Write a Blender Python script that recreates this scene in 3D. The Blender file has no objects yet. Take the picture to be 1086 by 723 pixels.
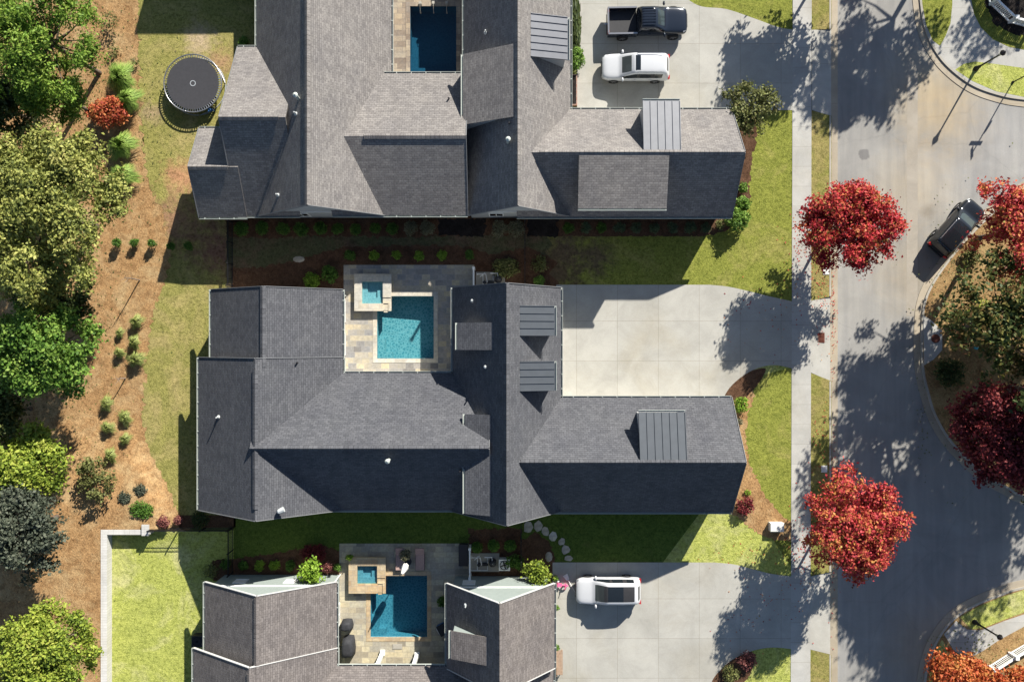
import bpy, bmesh, math, random
import numpy as np
from mathutils import Vector, Matrix
from mathutils.geometry import tessellate_polygon

# ------------------------------------------------------------------ camera, sky, sun
scene = bpy.context.scene
COL = scene.collection
H = 66.0            # flying height of the drone, metres
S = 14.0            # photo pixels per metre on the ground
def at(u, v, h=0.0):
    k = (1 - h / H) / S
    return Vector(((u - 543) * k, (361.5 - v) * k, h))

cam = bpy.data.objects.new("camera", bpy.data.cameras.new("camera"))
COL.objects.link(cam)
cam.location = (0, 0, H)
cam.data.sensor_fit = 'HORIZONTAL'
cam.data.angle = 2 * math.atan(543 / S / H)
cam.data.clip_end = 6000
scene.camera = cam

SHX, SHY = -0.80, -1.42          # ground shadow of a 1 m post
sdir = Vector((-SHX, -SHY, 1)).normalized()
elev = math.asin(sdir.z)
world = bpy.data.worlds.new("World"); scene.world = world
world.use_nodes = True
wn = world.node_tree.nodes; wl = world.node_tree.links
sky = wn.new('ShaderNodeTexSky'); sky.sky_type = 'NISHITA'; sky.sun_disc = False
sky.sun_elevation = elev
sky.sun_rotation = math.atan2(sdir.x, sdir.y)
sky.air_density = 1.0; sky.dust_density = 0.6; sky.ozone_density = 2.5
wl.new(sky.outputs[0], wn['Background'].inputs[0])
wn['Background'].inputs[1].default_value = 0.060
sun = bpy.data.objects.new("sun", bpy.data.lights.new("sun", 'SUN'))
COL.objects.link(sun)
sun.data.energy = 5.0; sun.data.angle = math.radians(0.53); sun.data.color = (1.0, 0.95, 0.87)
sun.rotation_euler = sdir.to_track_quat('Z', 'Y').to_euler()
sun.location = (30, 60, 60)
scene.view_settings.view_transform = 'Standard'
scene.view_settings.look = 'None'
scene.view_settings.exposure = 1.02
scene.view_settings.gamma = 1.0
scene.render.engine = 'CYCLES'

rnd = random.Random(7)

# ------------------------------------------------------------------ materials
MATS = {}
def base_mat(name, rough=0.9, metal=0.0, spec=0.3):
    m = bpy.data.materials.new(name); m.use_nodes = True
    b = m.node_tree.nodes['Principled BSDF']
    b.inputs['Roughness'].default_value = rough
    b.inputs['Metallic'].default_value = metal
    b.inputs['Specular IOR Level'].default_value = spec
    MATS[name] = m
    return m, m.node_tree, b
def N(t, typ, **kw):
    n = t.nodes.new(typ)
    for k, v in kw.items():
        if k.startswith('i_'): n.inputs[k[2:].replace('_', ' ')].default_value = v
        else: setattr(n, k, v)
    return n
def ramp(t, fac, stops):
    r = t.nodes.new('ShaderNodeValToRGB')
    e = r.color_ramp.elements
    while len(e) > len(stops): e.remove(e[-1])
    while len(e) < len(stops): e.new(0.5)
    for el, (p, c) in zip(e, stops):
        el.position = p; el.color = (*c, 1)
    t.links.new(fac, r.inputs[0])
    return r
def coords(t, kind='Object', scale=None, rot=None, loc=None):
    c = t.nodes.new('ShaderNodeTexCoord')
    if scale is None and rot is None and loc is None: return c.outputs[kind]
    m = t.nodes.new('ShaderNodeMapping')
    if scale: m.inputs['Scale'].default_value = scale
    if rot: m.inputs['Rotation'].default_value = rot
    if loc: m.inputs['Location'].default_value = loc
    t.links.new(c.outputs[kind], m.inputs[0])
    return m.outputs[0]
def noise(t, vec, scale, detail=4, rough=0.6, dist=0.0):
    n = N(t, 'ShaderNodeTexNoise', i_Scale=scale, i_Detail=detail, i_Roughness=rough, i_Distortion=dist)
    t.links.new(vec, n.inputs['Vector'])
    return n.outputs['Fac']
def mix(t, fac, a, b, mode='MIX'):
    n = t.nodes.new('ShaderNodeMix'); n.data_type = 'RGBA'; n.blend_type = mode
    for val, idx in ((fac, 0), (a, 6), (b, 7)):
        if hasattr(val, 'links') or hasattr(val, 'is_linked'): t.links.new(val, n.inputs[idx])
        elif idx == 0: n.inputs[0].default_value = val
        else: n.inputs[idx].default_value = (*val, 1)
    return n.outputs[2]
def bump(t, b, height, strength=0.3, dist=0.05):
    n = N(t, 'ShaderNodeBump', i_Strength=strength, i_Distance=dist)
    t.links.new(height, n.inputs['Height']); t.links.new(n.outputs[0], b.inputs['Normal'])

def plain(name, col, rough=0.5, metal=0.0, spec=0.4, var=0.12, scale=6.0):
    m, t, b = base_mat(name, rough, metal, spec)
    f = noise(t, coords(t), scale, 5)
    r = ramp(t, f, [(0.3, tuple(c * (1 - var) for c in col)), (0.7, tuple(min(1, c * (1 + var)) for c in col))])
    t.links.new(r.outputs[0], b.inputs['Base Color'])
    return m
def turf(name, dark, light, dry, dryness=0.5, fine=9.0, patches=()):
    """mown grass: fine blades, darker clumps, dry areas; patches = bare spots (x, y, radius, colour)"""
    m, t, b = base_mat(name, 0.95, 0, 0.1)
    c = coords(t)
    f1 = noise(t, c, fine, 8, 0.8)
    f2 = noise(t, c, 0.35, 5, 0.65, 0.6)
    f3 = noise(t, c, 1.3, 4, 0.7)
    f4 = noise(t, c, 4.2, 3, 0.6, 0.5)
    r1 = ramp(t, f1, [(0.36, dark), (0.62, light)])
    r2 = ramp(t, f2, [(0.62 - 0.28 * dryness, (0, 0, 0)), (0.78 - 0.2 * dryness, (1, 1, 1))])
    d = ramp(t, f1, [(0.35, tuple(x * 0.72 for x in dry)), (0.66, dry)])
    col = mix(t, r2.outputs[0], r1.outputs[0], d.outputs[0])
    for (x, y, rad, pc) in patches:
        v = N(t, 'ShaderNodeVectorMath', operation='DISTANCE'); t.links.new(c, v.inputs[0]); v.inputs[1].default_value = (x, y, 0)
        ad = N(t, 'ShaderNodeMath', operation='MULTIPLY_ADD'); t.links.new(f3, ad.inputs[0]); ad.inputs[1].default_value = rad * 2.6
        t.links.new(v.outputs['Value'], ad.inputs[2])
        q = N(t, 'ShaderNodeMapRange'); q.inputs[1].default_value = rad * 2.5; q.inputs[2].default_value = rad * 1.5; t.links.new(ad.outputs[0], q.inputs[0])
        pr = ramp(t, f1, [(0.35, tuple(k * 0.75 for k in pc)), (0.65, pc)])
        col = mix(t, q.outputs[0], col, pr.outputs[0])
    r3 = ramp(t, f3, [(0.3, (0.80, 0.82, 0.78)), (0.7, (1.14, 1.12, 1.1))])
    col = mix(t, 1.0, col, r3.outputs[0], 'MULTIPLY')
    r4 = ramp(t, f4, [(0.34, (0.66, 0.68, 0.6)), (0.5, (1.0, 1.0, 1.0)), (0.68, (1.16, 1.15, 1.12))])
    col = mix(t, 1.0, col, r4.outputs[0], 'MULTIPLY')
    t.links.new(col, b.inputs['Base Color'])
    bump(t, b, f1, 0.9, 0.09)
    return m
def straw(name, a, bcol, c3):
    m, t, b = base_mat(name, 0.95, 0, 0.1)
    c = coords(t)
    f1 = noise(t, coords(t, scale=(1, 1, 1), rot=(0, 0, 0.5)), 7.0, 9, 0.8, 0.35)
    f2 = noise(t, c, 0.5, 5, 0.7, 0.4)
    f3 = noise(t, coords(t, scale=(2.4, 0.7, 1), rot=(0, 0, 0.6)), 9.0, 5, 0.7)
    r1 = ramp(t, f1, [(0.32, a), (0.52, bcol), (0.72, tuple(min(1, x * 1.35) for x in bcol))])
    r2 = ramp(t, f2, [(0.45, (0, 0, 0)), (0.72, (0.8, 0.8, 0.8))])
    col = mix(t, r2.outputs[0], r1.outputs[0], c3)
    r3 = ramp(t, f3, [(0.3, (0.62, 0.6, 0.58)), (0.65, (1.14, 1.12, 1.08))])
    col = mix(t, 1.0, col, r3.outputs[0], 'MULTIPLY')
    f5 = noise(t, c, 1.6, 6, 0.75, 0.8)
    r5 = ramp(t, f5, [(0.36, (0.62, 0.58, 0.55)), (0.55, (1, 1, 1)), (0.7, (1.1, 1.1, 1.08))])
    col = mix(t, 1.0, col, r5.outputs[0], 'MULTIPLY')
    t.links.new(col, b.inputs['Base Color'])
    bump(t, b, f1, 0.9, 0.08)
    return m
def slab_concrete(name, col, bw, bh, off, joint=0.035, tint=(0.8, 0.74, 0.62)):
    m, t, b = base_mat(name, 0.85, 0, 0.25)
    c = coords(t, loc=off)
    br = N(t, 'ShaderNodeTexBrick', offset=0.0, squash=1.0)
    br.inputs['Scale'].default_value = 1.0
    br.inputs['Mortar Size'].default_value = joint / 2
    br.inputs['Mortar Smooth'].default_value = 0.3
    br.inputs['Brick Width'].default_value = bw; br.inputs['Row Height'].default_value = bh
    br.inputs['Color1'].default_value = (1.02, 1.02, 1.02, 1); br.inputs['Color2'].default_value = (0.93, 0.93, 0.925, 1)
    br.inputs['Mortar'].default_value = (0.70, 0.68, 0.65, 1)
    t.links.new(c, br.inputs['Vector'])
    o = coords(t)
    f1 = noise(t, o, 0.45, 7, 0.68, 0.5)
    f2 = noise(t, o, 14.0, 5, 0.7)
    f3 = noise(t, o, 0.16, 4, 0.6, 1.0)
    r1 = ramp(t, f1, [(0.32, tuple(x * 0.80 for x in col)), (0.62, col)])
    r2 = ramp(t, f2, [(0.25, (0.9, 0.9, 0.9)), (0.75, (1.06, 1.06, 1.06))])
    r3 = ramp(t, f3, [(0.5, (1, 1, 1)), (0.75, tint)])
    k = mix(t, 1.0, r1.outputs[0], r2.outputs[0], 'MULTIPLY')
    k = mix(t, 0.5, k, r3.outputs[0], 'MULTIPLY')
    k = mix(t, 1.0, k, br.outputs['Color'], 'MULTIPLY')
    t.links.new(k, b.inputs['Base Color'])
    bump(t, b, f2, 0.15, 0.02)
    return m
def shingle(name, c1, c2):
    m, t, b = base_mat(name, 0.92, 0, 0.18)
    uv = coords(t, 'UV')
    br = N(t, 'ShaderNodeTexBrick', offset=0.5, squash=1.0)
    br.inputs['Scale'].default_value = 1.0
    br.inputs['Mortar Size'].default_value = 0.013
    br.inputs['Mortar Smooth'].default_value = 0.4
    br.inputs['Bias'].default_value = -0.1
    br.inputs['Brick Width'].default_value = 0.34; br.inputs['Row Height'].default_value = 0.165
    br.inputs['Color1'].default_value = (*c1, 1); br.inputs['Color2'].default_value = (*c2, 1)
    br.inputs['Mortar'].default_value = (*[x * 0.55 for x in c1], 1)
    t.links.new(uv, br.inputs['Vector'])
    o = coords(t)
    f1 = noise(t, o, 0.5, 5, 0.6, 0.3)
    f2 = noise(t, o, 9.0, 6, 0.8)
    fs = noise(t, coords(t, 'UV', scale=(3.2, 0.12, 1)), 1.0, 3, 0.6)
    r1 = ramp(t, f1, [(0.3, (0.86, 0.86, 0.88)), (0.7, (1.1, 1.09, 1.07))])
    r2 = ramp(t, f2, [(0.33, (0.70, 0.70, 0.71)), (0.67, (1.24, 1.235, 1.22))])
    r3 = ramp(t, fs, [(0.3, (0.9, 0.9, 0.9)), (0.7, (1.08, 1.08, 1.08))])
    k = mix(t, 1.0, br.outputs['Color'], r1.outputs[0], 'MULTIPLY')
    k = mix(t, 1.0, k, r2.outputs[0], 'MULTIPLY')
    k = mix(t, 0.7, k, r3.outputs[0], 'MULTIPLY')
    t.links.new(k, b.inputs['Base Color'])
    inv = N(t, 'ShaderNodeMath', operation='SUBTRACT'); inv.inputs[0].default_value = 1.0
    t.links.new(br.outputs['Fac'], inv.inputs[1])
    bump(t, b, inv.outputs[0], 0.55, 0.03)
    return m
def pavers(name, cols, mortar, bw=0.62, bh=0.42):
    m, t, b = base_mat(name, 0.8, 0, 0.3)
    o = coords(t)
    br = N(t, 'ShaderNodeTexBrick', offset=0.37, squash=1.6, squash_frequency=3, offset_frequency=2)
    br.inputs['Scale'].default_value = 1.0
    br.inputs['Mortar Size'].default_value = 0.012
    br.inputs['Brick Width'].default_value = bw; br.inputs['Row Height'].default_value = bh
    br.inputs['Color1'].default_value = (0, 0, 0, 1); br.inputs['Color2'].default_value = (1, 1, 1, 1)
    br.inputs['Mortar'].default_value = (0.5, 0.5, 0.5, 1)
    t.links.new(o, br.inputs['Vector'])
    n = len(cols)
    r = ramp(t, br.outputs['Color'], [(i / (n - 1), c) for i, c in enumerate(cols)])
    f = noise(t, o, 5.0, 5, 0.7)
    r2 = ramp(t, f, [(0.3, (0.75, 0.75, 0.75)), (0.7, (1.12, 1.12, 1.12))])
    f0 = noise(t, o, 0.5, 3, 0.6)
    r4 = ramp(t, f0, [(0.35, (0.85, 0.87, 0.9)), (0.65, (1.1, 1.04, 0.92))])
    k = mix(t, 1.0, r.outputs[0], r2.outputs[0], 'MULTIPLY')
    k = mix(t, 1.0, k, r4.outputs[0], 'MULTIPLY')
    k = mix(t, br.outputs['Fac'], k, mortar)
    t.links.new(k, b.inputs['Base Color'])
    return m
def siding(name, col, pitch=0.18):
    m, t, b = base_mat(name, 0.6, 0, 0.3)
    o = coords(t)
    w = N(t, 'ShaderNodeTexWave', wave_type='BANDS', bands_direction='Z', wave_profile='SAW')
    w.inputs['Scale'].default_value = 0.31416 / pitch * 1.0
    t.links.new(o, w.inputs['Vector'])
    r = ramp(t, w.outputs['Fac'], [(0.0, tuple(x * 0.8 for x in col)), (0.15, col), (1.0, col)])
    f = noise(t, o, 3.0, 4)
    r2 = ramp(t, f, [(0.3, (0.92, 0.92, 0.92)), (0.7, (1.04, 1.04, 1.04))])
    t.links.new(mix(t, 1.0, r.outputs[0], r2.outputs[0], 'MULTIPLY'), b.inputs['Base Color'])
    return m
def leafy(name, cols, scale=0.8, rough=0.6, trans=0.25):
    m, t, b = base_mat(name, rough, 0, 0.25)
    g = t.nodes.new('ShaderNodeNewGeometry')
    f = noise(t, coords(t), scale, 4, 0.65)
    add = N(t, 'ShaderNodeMath', operation='MULTIPLY_ADD')
    t.links.new(g.outputs['Random Per Island'], add.inputs[0]); add.inputs[1].default_value = 0.62
    ml = N(t, 'ShaderNodeMath', operation='MULTIPLY_ADD'); t.links.new(f, ml.inputs[0]); ml.inputs[1].default_value = 1.5; ml.inputs[2].default_value = -0.56
    t.links.new(ml.outputs[0], add.inputs[2])
    n = len(cols)
    r = ramp(t, add.outputs[0], [(i / (n - 1), c) for i, c in enumerate(cols)])
    t.links.new(r.outputs[0], b.inputs['Base Color'])
    tr = t.nodes.new('ShaderNodeBsdfTranslucent'); t.links.new(r.outputs[0], tr.inputs[0])
    mx = t.nodes.new('ShaderNodeMixShader'); mx.inputs[0].default_value = trans
    t.links.new(b.outputs[0], mx.inputs[1]); t.links.new(tr.outputs[0], mx.inputs[2])
    t.links.new(mx.outputs[0], t.nodes['Material Output'].inputs[0])
    return m
def water(name, tint):
    m = bpy.data.materials.new(name); m.use_nodes = True; t = m.node_tree
    t.nodes.remove(t.nodes['Principled BSDF'])
    tr = t.nodes.new('ShaderNodeBsdfTransparent'); tr.inputs[0].default_value = (*tint, 1)
    gl = t.nodes.new('ShaderNodeBsdfGlossy'); gl.inputs['Roughness'].default_value = 0.04
    lw = t.nodes.new('ShaderNodeLayerWeight'); lw.inputs[0].default_value = 0.5
    pw = N(t, 'ShaderNodeMath', operation='POWER'); t.links.new(lw.outputs['Facing'], pw.inputs[0]); pw.inputs[1].default_value = 5.0
    fr = N(t, 'ShaderNodeMath', operation='MULTIPLY_ADD'); t.links.new(pw.outputs[0], fr.inputs[0]); fr.inputs[1].default_value = 0.9; fr.inputs[2].default_value = 0.03
    f = noise(t, coords(t), 3.2, 3, 0.6, 0.8)
    bp = N(t, 'ShaderNodeBump', i_Strength=0.35, i_Distance=0.06); t.links.new(f, bp.inputs['Height'])
    t.links.new(bp.outputs[0], gl.inputs['Normal'])
    mx = t.nodes.new('ShaderNodeMixShader')
    t.links.new(fr.outputs[0], mx.inputs[0]); t.links.new(tr.outputs[0], mx.inputs[1]); t.links.new(gl.outputs[0], mx.inputs[2])
    t.links.new(mx.outputs[0], t.nodes['Material Output'].inputs[0])
    MATS[name] = m
    return m
def caustic_plaster(name, a, bcol):  # pool plaster with a pale web painted in for rippling light
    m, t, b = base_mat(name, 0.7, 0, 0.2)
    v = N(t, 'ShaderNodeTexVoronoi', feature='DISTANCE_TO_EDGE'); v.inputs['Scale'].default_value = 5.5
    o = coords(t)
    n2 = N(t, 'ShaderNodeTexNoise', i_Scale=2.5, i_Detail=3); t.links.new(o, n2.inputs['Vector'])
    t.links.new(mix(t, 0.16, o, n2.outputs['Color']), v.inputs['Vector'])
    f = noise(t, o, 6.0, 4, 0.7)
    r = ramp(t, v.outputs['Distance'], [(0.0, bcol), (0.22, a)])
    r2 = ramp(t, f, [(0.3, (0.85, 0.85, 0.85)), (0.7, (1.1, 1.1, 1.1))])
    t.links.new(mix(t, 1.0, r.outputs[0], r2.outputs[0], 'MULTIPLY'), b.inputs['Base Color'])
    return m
def seam_metal(name, col):
    return plain(name, col, 0.42, 0.35, 0.5, 0.06, 2.0)
def asphalt(name, col, patches=()):
    m, t, b = base_mat(name, 0.9, 0, 0.25)
    o = coords(t)
    f1 = noise(t, o, 0.22, 6, 0.65, 0.8)
    f2 = noise(t, o, 25.0, 4, 0.75)
    f3 = noise(t, coords(t, scale=(1.6, 0.12, 1)), 0.9, 4, 0.6)
    r1 = ramp(t, f1, [(0.3, tuple(x * 0.8 for x in col)), (0.7, tuple(x * 1.08 for x in col))])
    r2 = ramp(t, f2, [(0.3, (0.78, 0.78, 0.78)), (0.7, (1.16, 1.16, 1.16))])
    r3 = ramp(t, f3, [(0.35, (0.88, 0.88, 0.89)), (0.65, (1.06, 1.05, 1.03))])
    k = mix(t, 1.0, r1.outputs[0], r2.outputs[0], 'MULTIPLY')
    k = mix(t, 1.0, k, r3.outputs[0], 'MULTIPLY')
    v = N(t, 'ShaderNodeTexVoronoi', feature='DISTANCE_TO_EDGE'); v.inputs['Scale'].default_value = 0.16
    n2 = N(t, 'ShaderNodeTexNoise', i_Scale=0.8, i_Detail=5); t.links.new(o, n2.inputs['Vector'])
    t.links.new(mix(t, 0.35, o, n2.outputs['Color']), v.inputs['Vector'])
    r4 = ramp(t, v.outputs['Distance'], [(0.0, (0.62, 0.62, 0.62)), (0.006, (1, 1, 1))])
    k = mix(t, 0.22, k, r4.outputs[0], 'MULTIPLY')
    f7 = noise(t, o, 1.1, 6, 0.75)
    for (x, y, rad, soft, pc) in patches:
        v5 = N(t, 'ShaderNodeVectorMath', operation='DISTANCE'); t.links.new(o, v5.inputs[0]); v5.inputs[1].default_value = (x, y, -0.12)
        ad = N(t, 'ShaderNodeMath', operation='MULTIPLY_ADD'); t.links.new(f7, ad.inputs[0]); ad.inputs[1].default_value = rad * 1.6
        t.links.new(v5.outputs['Value'], ad.inputs[2])
        q = N(t, 'ShaderNodeMapRange'); q.inputs[1].default_value = rad * (1.8 + soft); q.inputs[2].default_value = rad * (1.8 - soft); t.links.new(ad.outputs[0], q.inputs[0])
        k = mix(t, q.outputs[0], k, mix(t, 1.0, k, pc, 'MULTIPLY'))
    t.links.new(k, b.inputs['Base Color'])
    bump(t, b, f2, 0.2, 0.02)
    return m

def _pt(u, v): p = at(u, v); return p.x, p.y
soil = (0.42, 0.27, 0.15)
lawn_strip = turf('lawn_strip', (0.155, 0.155, 0.04), (0.33, 0.30, 0.10), (0.40, 0.33, 0.14), 0.5, patches=[(*_pt(212, 42), 1.3, (0.52, 0.40, 0.26)), (*_pt(235, 65), 1.1, soil), (*_pt(192, 188), 1.5, (0.5, 0.27, 0.15)), (*_pt(185, 235), 2.4, (0.34, 0.2, 0.12)), (*_pt(232, 262), 2.6, (0.24, 0.13, 0.09)), (*_pt(160, 120), 1.0, (0.36, 0.27, 0.16))])
lawn_green = turf('lawn_green', (0.115, 0.14, 0.022), (0.275, 0.285, 0.062), (0.34, 0.31, 0.10), 0.35, patches=[(*_pt(598, 266), 2.3, (0.15, 0.11, 0.07)), (*_pt(632, 272), 1.6, (0.16, 0.12, 0.07)), (*_pt(592, 292), 2.0, (0.14, 0.1, 0.06)), (*_pt(798, 395), 0.8, (0.2, 0.16, 0.09))])
lawn_verge = turf('lawn_verge', (0.125, 0.13, 0.028), (0.28, 0.265, 0.075), (0.36, 0.29, 0.12), 0.7)
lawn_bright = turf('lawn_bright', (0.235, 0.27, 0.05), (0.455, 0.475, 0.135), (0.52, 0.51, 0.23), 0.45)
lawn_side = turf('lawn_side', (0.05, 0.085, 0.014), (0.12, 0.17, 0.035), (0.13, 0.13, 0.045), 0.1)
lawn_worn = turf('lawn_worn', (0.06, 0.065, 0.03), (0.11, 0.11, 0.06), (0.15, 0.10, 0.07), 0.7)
pine_straw = straw('pine_straw', (0.15, 0.088, 0.042), (0.40, 0.245, 0.115), (0.50, 0.38, 0.21))
red_mulch = straw('red_mulch', (0.05, 0.03, 0.02), (0.125, 0.07, 0.043), (0.11, 0.063, 0.038))
dark_mulch = straw('dark_mulch', (0.012, 0.010, 0.010), (0.03, 0.026, 0.025), (0.02, 0.017, 0.016))
leaf_litter = straw('leaf_litter', (0.13, 0.08, 0.035), (0.36, 0.235, 0.11), (0.44, 0.33, 0.16))
field = turf('field', (0.09, 0.11, 0.035), (0.17, 0.18, 0.06), (0.25, 0.2, 0.1), 0.5, 3.0)
drive_conc = slab_concrete('drive_concrete', (0.405, 0.393, 0.35), 3.1, 3.0, (1.32, 1.5, 0))
walk_conc = slab_concrete('walk_concrete', (0.43, 0.42, 0.385), 30.0, 1.5, (0, 0.3, 0), 0.03)
apron_conc = slab_concrete('apron_concrete', (0.41, 0.40, 0.36), 30.0, 30.0, (5, 9, 0), 0.03)
gutter_conc = slab_concrete('gutter_concrete', (0.40, 0.345, 0.26), 40.0, 3.0, (7, 0, 0), 0.03)
valley_conc = slab_concrete('valley_concrete', (0.35, 0.315, 0.26), 40.0, 60.0, (3, 11, 0), 0.02)
kerb_conc = slab_concrete('kerb_concrete', (0.39, 0.365, 0.31), 40.0, 40.0, (17, 11, 0), 0.02)
road_mat = asphalt('asphalt', (0.30, 0.292, 0.270), [(*_pt(917, 163), 0.42, 0.12, (0.62, 0.62, 0.64)), (*_pt(988, 95), 2.6, 0.8, (1.16, 1.04, 0.84)), (*_pt(1003, 125), 2.6, 0.8, (1.14, 1.03, 0.86)), (*_pt(968, 200), 2.2, 0.9, (1.14, 1.03, 0.86)), (*_pt(972, 290), 2.2, 0.9, (1.14, 1.03, 0.86)), (*_pt(990, 690), 2.5, 0.8, (1.12, 1.0, 0.85)),
    (*_pt(1040, 140), 4.0, 0.8, (1.04, 1.05, 1.09)), (*_pt(985, 225), 0.5, 0.5, (0.75, 0.73, 0.7))])
sh_warm = shingle('shingle_warm', (0.225, 0.212, 0.200), (0.158, 0.148, 0.142))
sh_char = shingle('shingle_charcoal', (0.104, 0.107, 0.116), (0.072, 0.075, 0.083))
sh_brown = shingle('shingle_brown', (0.185, 0.167, 0.157), (0.125, 0.112, 0.106))
white_trim = plain('white_trim', (0.74, 0.75, 0.72), 0.45, 0, 0.4, 0.05)
rake_white = plain('rake_white', (0.5, 0.5, 0.48), 0.5, 0, 0.3, 0.06)
gutter_white = plain('gutter_paint', (0.42, 0.45, 0.41), 0.5, 0, 0.3, 0.05)
rake_grey = plain('rake_paint', (0.17, 0.175, 0.18), 0.6, 0, 0.2, 0.08)
grey_trim = plain('grey_trim', (0.46, 0.48, 0.47), 0.45, 0, 0.4, 0.06)
sid_grey = siding('siding_grey', (0.34, 0.36, 0.37))
sid_sage = siding('siding_sage', (0.27, 0.31, 0.29))
sid_white = siding('siding_white', (0.6, 0.6, 0.57))
metal_grey = seam_metal('metal_grey', (0.15, 0.155, 0.168))
metal_dark = seam_metal('metal_dark', (0.095, 0.105, 0.115))
metal_light = seam_metal('metal_light', (0.20, 0.205, 0.215))
black_metal = plain('black_metal', (0.015, 0.015, 0.016), 0.5, 0.3, 0.4)
dark_bronze = plain('dark_bronze', (0.035, 0.033, 0.035), 0.45, 0.4, 0.4)
glass_dark = plain('glass_dark', (0.012, 0.016, 0.02), 0.06, 0, 0.6, 0.05)
glass_screen = plain('glass_screen', (0.03, 0.042, 0.045), 0.08, 0, 0.7, 0.05)
rubber = plain('rubber', (0.016, 0.016, 0.016), 0.8)
chrome = plain('chrome', (0.6, 0.6, 0.6), 0.2, 0.9, 0.5, 0.04)
alloy = plain('alloy', (0.35, 0.35, 0.36), 0.3, 0.8, 0.5, 0.04)
paint_white = plain('paint_white', (0.50, 0.51, 0.52), 0.22, 0, 0.5, 0.02)
paint_navy = plain('paint_navy', (0.018, 0.024, 0.036), 0.16, 0.2, 0.6, 0.04)
paint_black = plain('paint_black', (0.012, 0.014, 0.018), 0.14, 0.2, 0.6, 0.04)
lamp_red = plain('lamp_red', (0.35, 0.02, 0.02), 0.25)
lamp_clear = plain('lamp_clear', (0.6, 0.62, 0.63), 0.12, 0.1, 0.6)
dark_plastic = plain('dark_plastic', (0.025, 0.025, 0.027), 0.6)
flag_cool = pavers('flagstone_cool', [(0.16, 0.155, 0.155), (0.3, 0.29, 0.28), (0.42, 0.38, 0.31), (0.48, 0.42, 0.3), (0.25, 0.25, 0.255), (0.36, 0.34, 0.31)], (0.3, 0.29, 0.27))
flag_warm = pavers('flagstone_warm', [(0.24, 0.22, 0.18), (0.38, 0.34, 0.26), (0.46, 0.41, 0.29), (0.5, 0.46, 0.34), (0.33, 0.31, 0.26), (0.42, 0.38, 0.29)], (0.27, 0.24, 0.2))
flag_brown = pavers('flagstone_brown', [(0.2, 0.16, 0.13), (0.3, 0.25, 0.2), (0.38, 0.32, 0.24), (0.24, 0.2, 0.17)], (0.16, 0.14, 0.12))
coping_pale = pavers('coping_pale', [(0.5, 0.47, 0.4), (0.55, 0.52, 0.45), (0.48, 0.44, 0.36), (0.57, 0.54, 0.48)], (0.35, 0.33, 0.3), 0.8, 0.6)
coping_tan = pavers('coping_tan', [(0.46, 0.35, 0.21), (0.5, 0.41, 0.27), (0.42, 0.3, 0.18), (0.52, 0.44, 0.3)], (0.3, 0.25, 0.2), 0.5, 0.4)
basin_aqua = caustic_plaster('basin_aqua', (0.075, 0.21, 0.245), (0.22, 0.345, 0.365))
basin_teal = caustic_plaster('basin_teal', (0.07, 0.20, 0.25), (0.16, 0.31, 0.35))
basin_deep = caustic_plaster('basin_deep', (0.015, 0.075, 0.12), (0.025, 0.09, 0.14))
basin_spa = caustic_plaster('basin_spa', (0.22, 0.33, 0.36), (0.3, 0.4, 0.42))
water_aqua = water('water_aqua', (0.70, 0.95, 0.97))
water_deep = water('water_deep', (0.5, 0.78, 0.85))
bark = plain('bark', (0.12, 0.095, 0.075), 0.9, 0, 0.1, 0.35, 5.0)
bark_pale = plain('bark_pale', (0.25, 0.2, 0.16), 0.9, 0, 0.1, 0.3, 5.0)
wood = plain('wood', (0.32, 0.22, 0.15), 0.7, 0, 0.2, 0.2, 4.0)
brick_red = pavers('brick_red', [(0.3, 0.13, 0.09), (0.36, 0.18, 0.12), (0.26, 0.12, 0.09)], (0.3, 0.27, 0.24), 0.2, 0.08)
rust = plain('rust', (0.13, 0.045, 0.03), 0.85, 0, 0.2, 0.3)
stone_mat = plain('field_stone', (0.4, 0.35, 0.28), 0.9, 0, 0.2, 0.3, 3.0)
wall_white = slab_concrete('wall_block', (0.56, 0.55, 0.52), 0.4, 0.2, (0, 0, 0), 0.02)
mat_black = plain('trampoline_mat', (0.045, 0.045, 0.05), 0.7, 0, 0.2, 0.1)
pad_grey = plain('spring_pad', (0.3, 0.32, 0.34), 0.7, 0, 0.2, 0.15)
blue_plastic = plain('blue_plastic', (0.03, 0.11, 0.26), 0.5)
pink_plastic = plain('pink_plastic', (0.8, 0.13, 0.28), 0.4)
beige_box = plain('beige_box', (0.62, 0.62, 0.58), 0.5, 0, 0.3, 0.05)
cloth_sky_white = plain('cloth_sky_white', (0.72, 0.71, 0.68), 0.85, 0, 0.1, 0.06)  # white cloth, also the painted sky reflection of the gable panes
cover_black = plain('grill_cover', (0.035, 0.036, 0.04), 0.7, 0, 0.2, 0.2)
cushion = plain('cushion', (0.36, 0.25, 0.22), 0.85, 0, 0.1, 0.1)
pvc = plain('pvc_white', (0.7, 0.7, 0.68), 0.4)

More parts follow.
